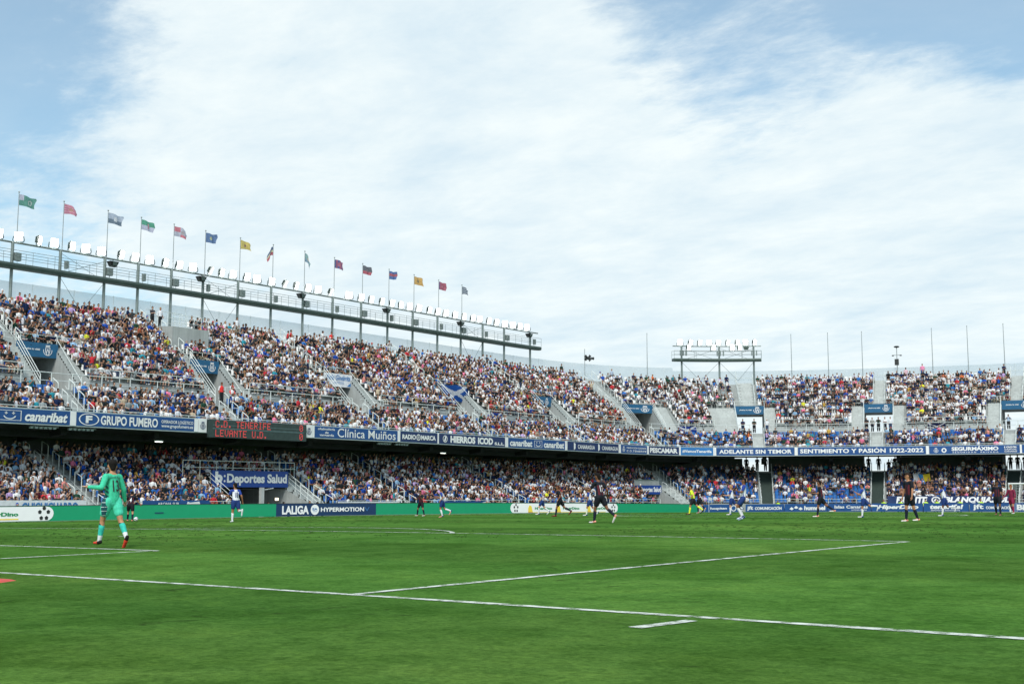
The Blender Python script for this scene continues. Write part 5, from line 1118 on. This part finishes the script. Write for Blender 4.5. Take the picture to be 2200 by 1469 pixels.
def figure(label,x,y,face,H,pose,kit,scale=1.,number=None,name_text=None,gk=False,z=None):
    """face: degrees, 0 = facing away from the camera, + = towards screen right. pose angles in degrees."""
    zg=gz(x,y) if z is None else z
    root=thing('person',label,'person',(x,y,zg))
    vd=math.atan2(x-CAM[0],y-CAM[1])        # azimuth of view direction
    az=vd+R(face); f=Vector((math.sin(az),math.cos(az),0)); sd=Vector((math.cos(az),-math.sin(az),0)); up=Vector((0,0,1))   # sd = the person's right
    k=H/1.80; g=lambda n,d=0: pose.get(n,d)
    lean=R(g('lean')); side=R(g('side')); tw=R(g('twist'))
    hip=Vector((0,0,.93)); spine=rot(rot(up,sd,-lean),f,side)
    chest=hip+spine*.30; neck=hip+spine*.52; fs=rot(sd,up,-tw); ff=rot(f,up,-tw); shl=neck-spine*.045
    hd=R(g('head',0)); hf=rot(f,up,-hd); 
    nd=(spine+up*.6).normalized(); nd=rot(nd,fs,R(g('nod'))*-1)
    hc=neck+nd*.185+hf*.015
    J={}
    for s_,nm in((-1,'l'),(1,'r')):
        h=hip+sd*s_*.095-up*.03; a=R(g(nm+'t')); ab=R(g(nm+'a',3)); d=rot(-up,sd,a); d=rot(d,f,-s_*ab)
        kn=h+d*.43; kb=R(g(nm+'k',4)); d2=rot(-up,sd,a-kb); d2=rot(d2,f,-s_*ab*.7); an=kn+d2*.42
        ft=R(g(nm+'f',0)); fd=rot(f,sd,(a-kb)*.8+ft) if kb>R(25) or ft else f.copy(); to=an-up*.0+fd*.17+(-up*.045 if True else 0)
        hl=an-fd*.05-up*.03
        J[nm]=(h,kn,an,to,hl,fd)
        sh=shl+fs*s_*.185; sa=R(g(nm+'s',5)); sb=R(g(nm+'o',10)); d=rot(-up,fs,sa); d=rot(d,ff,-s_*sb); el=sh+d*.29
        eb=R(g(nm+'e',15)); ax=fs if not g(nm+'x') else (fs*math.cos(R(g(nm+'x')))+up*(-s_)*math.sin(R(g(nm+'x')))); d3=rot(d,ax.normalized(),eb); wr=el+d3*.25
        J[nm+'A']=(sh,el,wr,d3)
    low=min(min(J[n][3].z,J[n][4].z) for n in'lr')-.022
    off=-up*low
    T_=lambda v:(v+off)*k
    cap=lambda a,ra,b,rb,fl=1.,fw=None:(T_(a),ra*k,T_(b),rb*k,fw or f,fl)
    vox=.0135*k if gk else .019*k
    skin=kit['skin']
    # --- body: one continuous surface
    P_=[cap(hip,.125,chest,.12,.78),cap(chest,.12,neck-spine*.06,.125,.74),cap(shl-fs*.11,.065,shl+fs*.11,.065),cap(neck-spine*.03,.06,hc-nd*.08,.056),
        cap(hc-nd*.055,.070,hc+nd*.045,.088,1.08,hf),cap(hc-nd*.085+hf*.05,.038,hc-nd*.07+hf*.045,.04),cap(hc+hf*.093-nd*.005,.013,hc+hf*.108-nd*.028,.017)]
    for s_ in(-1,1): sdh=hf.cross(up)*s_; P_.append(cap(hc+sdh*.084,.022,hc+sdh*.086-nd*.03,.016))
    for nm in'lr':
        h,kn,an,to,hl,fd=J[nm]; sh,el,wr,d3=J[nm+'A']
        P_+=[cap(h,.098,h+(kn-h)*.55,.078),cap(h+(kn-h)*.5,.078,kn,.054),cap(kn,.052,kn+(an-kn)*.32-f*.014,.057),cap(kn+(an-kn)*.3-f*.012,.056,an,.034),cap(an,.034,an+(to-an)*.8,.030),
             cap(sh,.056,el,.042),cap(el,.042,el+(wr-el)*.3,.041),cap(el+(wr-el)*.3,.040,wr,.027),cap(wr,.027,wr+d3*.07,.030,.7)]
    def hands(G_):
        for nm,s_ in(('l',-1),('r',1)):
            sh,el,wr,d3=J[nm+'A']; pal=wr+d3*.075; n_=d3.cross(fs); n_=n_.normalized() if n_.length>.1 else up; acr=d3.cross(n_).normalized()
            rr=(.0085 if not gk else .0105)
            for q,(o_,ln) in enumerate(((-.027,.068),(-.009,.078),(.010,.073),(.027,.057))):
                a=pal+acr*o_; b=a+d3*ln*.55+n_*.008*s_; c=b+(d3*.6+ff*.5).normalized()*ln*.5
                G_.tube(T_(a-d3*.01),T_(b),rr*k,rr*.92*k,6); G_.tube(T_(b),T_(c),rr*.92*k,rr*.75*k,6)
            a=wr+d3*.03+ff*.018; G_.tube(T_(a),T_(a+(d3*.6+ff).normalized()*.04),.011*k,.010*k,6); G_.tube(T_(a+(d3*.6+ff).normalized()*.04),T_(a+(d3*.9+ff*.6).normalized()*.07),.010*k,.007*k,6)
        G_.c=[c or skin for c in G_.c] if False else G_.c
    def bodycol(v): return skin
    def ex(G_):
        n0=len(G_.f); hands(G_); G_.c=G_.c[:n0]+[(kit.get('glove') or skin)]*(len(G_.f)-n0)
    body=fuse('body',P_,vox,root,M_SKIN,bodycol,2,ex)
    # --- hair
    hz=[cap(hc+nd*.045-hf*.026,.094,hc+nd*.066+hf*.010,.084,1.05,hf),cap(hc-nd*.05-hf*.052,.058,hc+nd*.03-hf*.030,.092,1,hf)]
    fuse('hair',hz,vox*.9,root,M_CLOTH,lambda v:kit['hair'],1)
    # --- eyes
    e=MB()
    for s_ in(-1,1): p=T_(hc+hf.cross(up)*s_*.031+hf*.087+nd*.012); e.ball(p,.0125*k,8,6,(.03,.02,.02))
    e.build('eyes',M_CLOTH,root,True,local=True)
    # --- shirt
    inv=lambda v:(v/k-off)
    long=kit.get('long')
    S_=[cap(hip+spine*(.0 if gk else .05),.158,chest,.151,.82),cap(chest,.150,neck-spine*.085,.138,.76),cap(shl-fs*.125-spine*.0,.074,shl+fs*.125,.074),cap(neck-spine*.06,.085,neck-spine*.03,.07)]
    for nm in'lr':
        sh,el,wr,d3=J[nm+'A']
        if long: S_+=[cap(sh,.073,el,.055),cap(el,.055,wr+d3*.0,.040)]
        else: S_+=[cap(sh,.073,sh+(el-sh)*.62,.062)]
    top,slv,str_=kit['top'],kit.get('sleeve',kit['top']),kit.get('stripe')
    def scol(v):
        q=inv(v)-chest; lat=q.dot(fs); h_=q.dot(spine)
        if not long and (abs(lat)>.150 or (kit.get('yoke') and h_>.13 and abs(lat)>.075)): return slv
        if kit.get('panel') and lat<-.138 and q.dot(ff)>-.10 and h_<.12 and lat>-.18: return srgb('1f5a5a') if (math.sin(v.z*70+v.x*40)>-.2) else top
        if str_: return str_ if (int((lat+1)/.058)%2 and abs(lat)<.15 and h_<.10) else top
        return top
    shirt=fuse('shirt',S_,vox,root,M_KIT,scol,3)
    # --- shorts
    SH=[cap(hip+spine*.02,.152,hip-up*.03,.148,.84)]
    for nm in'lr': h,kn,*_r=J[nm]; SH+=[cap(h,.118,h+(kn-h)*.40,.112),cap(h+(kn-h)*.3,.106,h+(kn-h)*.60,.100)]
    sc2=kit.get('sidecol')
    def shcol(v):
        if sc2:
            q=inv(v)-hip
            if q.dot(sd)<-.13 and -.07<q.dot(f)<.05: return sc2 if math.sin(v.z*70+1)>-.9 else (.6,.7,.7)
        return kit['shorts']
    fuse('shorts',SH,vox,root,M_KIT,shcol,2)
    # --- socks and boots
    for nm in'lr':
        h,kn,an,to,hl,fd=J[nm]
        a=kn+(an-kn)*.16; fuse('sock',[cap(a,.058,kn+(an-kn)*.36-f*.014,.063),cap(kn+(an-kn)*.34-f*.012,.062,an,.042)],vox,root,M_KIT,(lambda v,kn=kn,an=an: kit.get('sock2',kit['sock']) if (inv(v)-kn).dot((an-kn).normalized())>.30 else (kit.get('sockband',kit['sock']) if (inv(v)-kn).dot((an-kn).normalized())<.085 else kit['sock'])),2)
        b1=kit['boot']; fuse('boot',[cap(hl+up*.01,.040,an-up*.035+fd*.05,.043),cap(an-up*.04+fd*.05,.043,to+fd*.03,.034,.8,up)],vox*.8,root,M_KIT,(lambda v,an=an,fd=fd: kit.get('boot2',b1) if (inv(v)-an).dot(fd)<.03 else b1),1)
    # --- lettering on the back, laid on the shirt
    if number:
        bvh=BVHTree.FromPolygons([v.co for v in shirt.data.vertices],[tuple(p.vertices) for p in shirt.data.polygons])
        m=MB()
        def onto(a,b,base=chest):
            o_=T_(base+fs*a+spine*b-ff*.6); hit=bvh.ray_cast(o_,ff)
            p=hit[0] if hit[0] else T_(base+fs*a+spine*b-ff*.15); return tuple(p-ff*.020*k)
        def subtext(txt,x0,x1,y0,y1,arc=0,bold=.03):
            put_text(m,txt,x0,x1,y0,y1,lambda a,b: onto(a-(.018 if gk else 0),b+arc*(.3-(a/.12)**2)),bold=bold)
        w2=.055 if len(number)==1 else .068
        subtext(number,-w2,w2,-.13,.11,bold=.02)
        if name_text: subtext(name_text,-.125,.125,.145,.175,.03)
        m.build('shirt_number',kit.get('numat',M_WHITE),shirt,local=True)
    if scale!=1: root.scale=(scale,)*3
    return root
M_SKIN=attr_mat('skin',.55,.4,60.); M_KIT=attr_mat('sports_kit',.75,.3,25.)
D_=srgb('141a28'); MR=srgb('5a1a26')
def KD(**k): return dict(dict(skin=srgb('a06a4c'),hair=srgb('120e0c'),top=D_,sleeve=srgb('10151f'),stripe=MR,shorts=srgb('0f141e'),sock=srgb('111a2c'),boot=srgb('e8e0de'),boot2=srgb('e79a84'),numat=M_WHITE),**k)
def KW(**k): return dict(dict(skin=srgb('9a6848'),hair=srgb('15100d'),top=(.72,.73,.78),sleeve=srgb('233f94'),yoke=1,shorts=srgb('1d3874'),sock=(.70,.71,.74),boot=srgb('dfe0e6'),boot2=srgb('2a3f7a'),numat=M_NAVY),**k)
figure('goalkeeper in a mint green kit with number 13 on the back, walking away',6.79,6.03,-28,1.84,dict(lean=3,lt=20,lk=12,rt=-20,rk=14,rf=-28,ra=5,la=4,ls=-14,lo=36,le=112,lx=0,rs=-8,ro=22,re=22,head=14,twist=-16),
    dict(skin=srgb('b5825f'),hair=srgb('14100e'),top=srgb('3fc39a'),long=1,panel=1,shorts=srgb('4ecfae'),sidecol=srgb('1f4f5a'),sock=srgb('35bfae'),sock2=(.75,.76,.78),sockband=srgb('203a44'),boot=srgb('d8402c'),boot2=srgb('1b1416'),glove=srgb('d8b8a0'),numat=M_BLACK),number='13',name_text='ANDRÉS FDEZ.',gk=True)
figure('dark-kitted player with a white 4 bending over the ball at the left touchline',-27.6,30.5,12,1.76,dict(lean=24,lt=24,lk=12,rt=-6,rk=22,la=8,ra=6,ls=30,lo=18,le=40,rs=20,ro=26,re=20,nod=18),KD(skin=srgb('b98768')),number='4')
def ball():
    x,y=-27.15,30.55; r=.115; z=gz(x,y)+r; t=thing('football','white football on the grass beside the dark number 4','football',(x,y,z)); m=MB(); m.ball((0,0,0),r,20,14,(.75,.76,.78)); m.build('shell',M_KIT,t,True,local=True)
    m=MB()
    ph=(1+5**.5)/2
    for v in [(0,a,b*ph) for a in(-1,1) for b in(-1,1)]+[(a,b*ph,0) for a in(-1,1) for b in(-1,1)]+[(b*ph,0,a) for a in(-1,1) for b in(-1,1)]:
        n_=Vector(v).normalized(); u=n_.orthogonal().normalized(); w2=n_.cross(u); c=[(n_*1.0+(u*math.cos(R(72*i))+w2*math.sin(R(72*i)))*.30).normalized()*(r+.002) for i in range(5)]; m.add(c+[n_*(r+.004)],[(i,(i+1)%5,5) for i in range(5)],(.09,.08,.13))
    m.build('patches',M_KIT,t,local=True)
ball()
figure('player in white and blue with number 18 on the back, running away at left',-15.35,27.56,-22,1.80,dict(lean=8,lt=4,lk=6,rt=-8,rk=88,ra=6,ls=30,lo=16,le=70,rs=-26,ro=18,re=40,head=-20),KW(boot2=srgb('dfe0e6')),number='18')
figure('player in a dark kit standing with legs wide apart in front of the green board',-22.2,47.7,-140,1.62,dict(lean=6,lt=10,lk=14,la=20,rt=6,rk=14,ra=20,ls=30,lo=12,le=95,rs=25,ro=12,re=90,head=-20),KD(skin=srgb('8a5a40')))
figure('player in white and blue jogging left beside the dark wide-legged player',-14.3,40.7,-78,1.60,dict(lean=6,lt=12,lk=30,rt=-16,rk=55,ls=-30,lo=12,le=70,rs=30,ro=12,re=75,head=-8),KW(boot=srgb('e2a08c')))
figure('player in white half hidden behind the dark player in front of the long white board',-18.9,55.8,-88,1.72,dict(lean=12,lt=28,lk=25,rt=-22,rk=30,ls=-25,lo=10,le=70,rs=40,ro=10,re=60),KW(skin=srgb('c08a68')))
figure('player in a dark kit running left in front of the long white board',-9.1,44.3,-80,1.72,dict(lean=12,lt=26,lk=18,rt=-30,rk=32,ls=-30,lo=14,le=60,rs=50,ro=14,re=60,head=-5),KD(skin=srgb('8a5a3f'),boot=srgb('6a1f1c'),boot2=srgb('6a1f1c'),hair=srgb('4a2a20')))
figure('player in white mostly hidden behind the tall dark number 17',-10.0,48.4,-80,1.62,dict(lean=8,lt=24,lk=20,rt=-20,rk=30),KW(sock=srgb('d7dcc8')))
figure('tall dark-kitted player with a white 17 on the back running left, at picture centre',3.76,29.08,-52,1.90,dict(lean=9,lt=20,lk=16,rt=-26,rk=26,rf=-18,ra=8,ls=28,lo=24,le=80,rs=-30,ro=26,re=60,head=-6,twist=10),KD(skin=srgb('7a5036')),number='17')
figure('referee in a bright yellow shirt, black shorts and yellow socks running left',-6.3,53.5,-82,1.74,dict(lean=10,lt=22,lk=14,rt=-30,rk=26,ls=-20,lo=12,le=75,rs=40,ro=12,re=80),dict(skin=srgb('b07a58'),hair=srgb('17120f'),top=srgb('dff03a'),sleeve=srgb('dff03a'),shorts=(.015,.015,.018),sock=srgb('e3f23c'),boot=(.02,.02,.02)))
figure('dark-kitted player with a pale back number just right of the referee',-11.6,63.6,-30,1.70,dict(lean=8,lt=8,lk=18,rt=-24,rk=40,ls=20,lo=15,le=50,rs=-20,ro=15,re=40),KD(),number='5')
figure('player in white with blue shoulders leaning back as he brakes, right of the referee',6.0,36.1,-96,1.74,dict(lean=-6,lt=36,lk=62,la=4,rt=22,rk=48,ra=8,ls=25,lo=18,le=85,rs=-10,ro=22,re=60,head=-6),KW(skin=srgb('7d5238'),hair=srgb('0f0c0b'),boot=srgb('c9d2ee')))
figure('fair-haired player in white kicking a leg back behind the braking player',-3.0,52.0,-80,1.66,dict(lean=4,lt=10,lk=8,rt=-34,rk=30,ls=20,lo=16,le=70,rs=-25,ro=20,re=60,head=30),KW(skin=srgb('c9977a'),hair=srgb('a9855c')))
figure('player in a dark kit striding left in front of the chevron board',5.1,45.6,-82,1.74,dict(lean=4,lt=16,lk=10,rt=-36,rk=22,ls=10,lo=14,le=85,rs=-10,ro=14,re=70),KD(skin=srgb('8a5a40')))
figure('player in white jogging left in front of the Islas Canarias board',7.5,44.9,-84,1.56,dict(lean=5,lt=10,lk=8,rt=-42,rk=48,ls=35,lo=14,le=90,rs=10,ro=14,re=90),KW(skin=srgb('a87452')))
figure('tall player in a dark red striped kit walking with arms down, facing left',12.96,35.95,-128,1.82,dict(lean=3,lt=-10,lk=12,rt=10,rk=10,ls=6,lo=14,le=14,rs=-2,ro=14,re=12,head=15),KD(skin=srgb('b07c5c'),hair=srgb('2a1c14')))
figure('player in white jogging left in front of the tenerife board with a knee raised',8.9,51.5,-84,1.60,dict(lean=14,lt=12,lk=6,rt=-20,rk=70,ls=45,lo=12,le=60,rs=-15,ro=14,re=60),KW(skin=srgb('6f4830')))
figure('player in a dark kit walking towards the camera beside the far goal post',10.4,54.9,-165,1.78,dict(lean=3,lt=14,lk=8,rt=-12,rk=12,la=5,ra=5,ls=10,lo=14,le=15,rs=-8,ro=14,re=15),KD(skin=srgb('6f4830'),boot=srgb('9a6a5a'),boot2=srgb('7a4a3a')))
figure('player in a crimson kit half hidden behind the dark player near the far goal',7.7,66.5,-150,1.76,dict(lean=4,lt=22,lk=14,rt=-20,rk=24,la=10,ra=10,ls=10,lo=20,le=40,rs=10,ro=22,re=40),dict(skin=srgb('b07a58'),hair=srgb('7a4a2a'),top=srgb('7a2040'),sleeve=srgb('7a2040'),shorts=srgb('8a1f44'),sock=srgb('8a1f44'),boot=(.7,.7,.7),long=1))
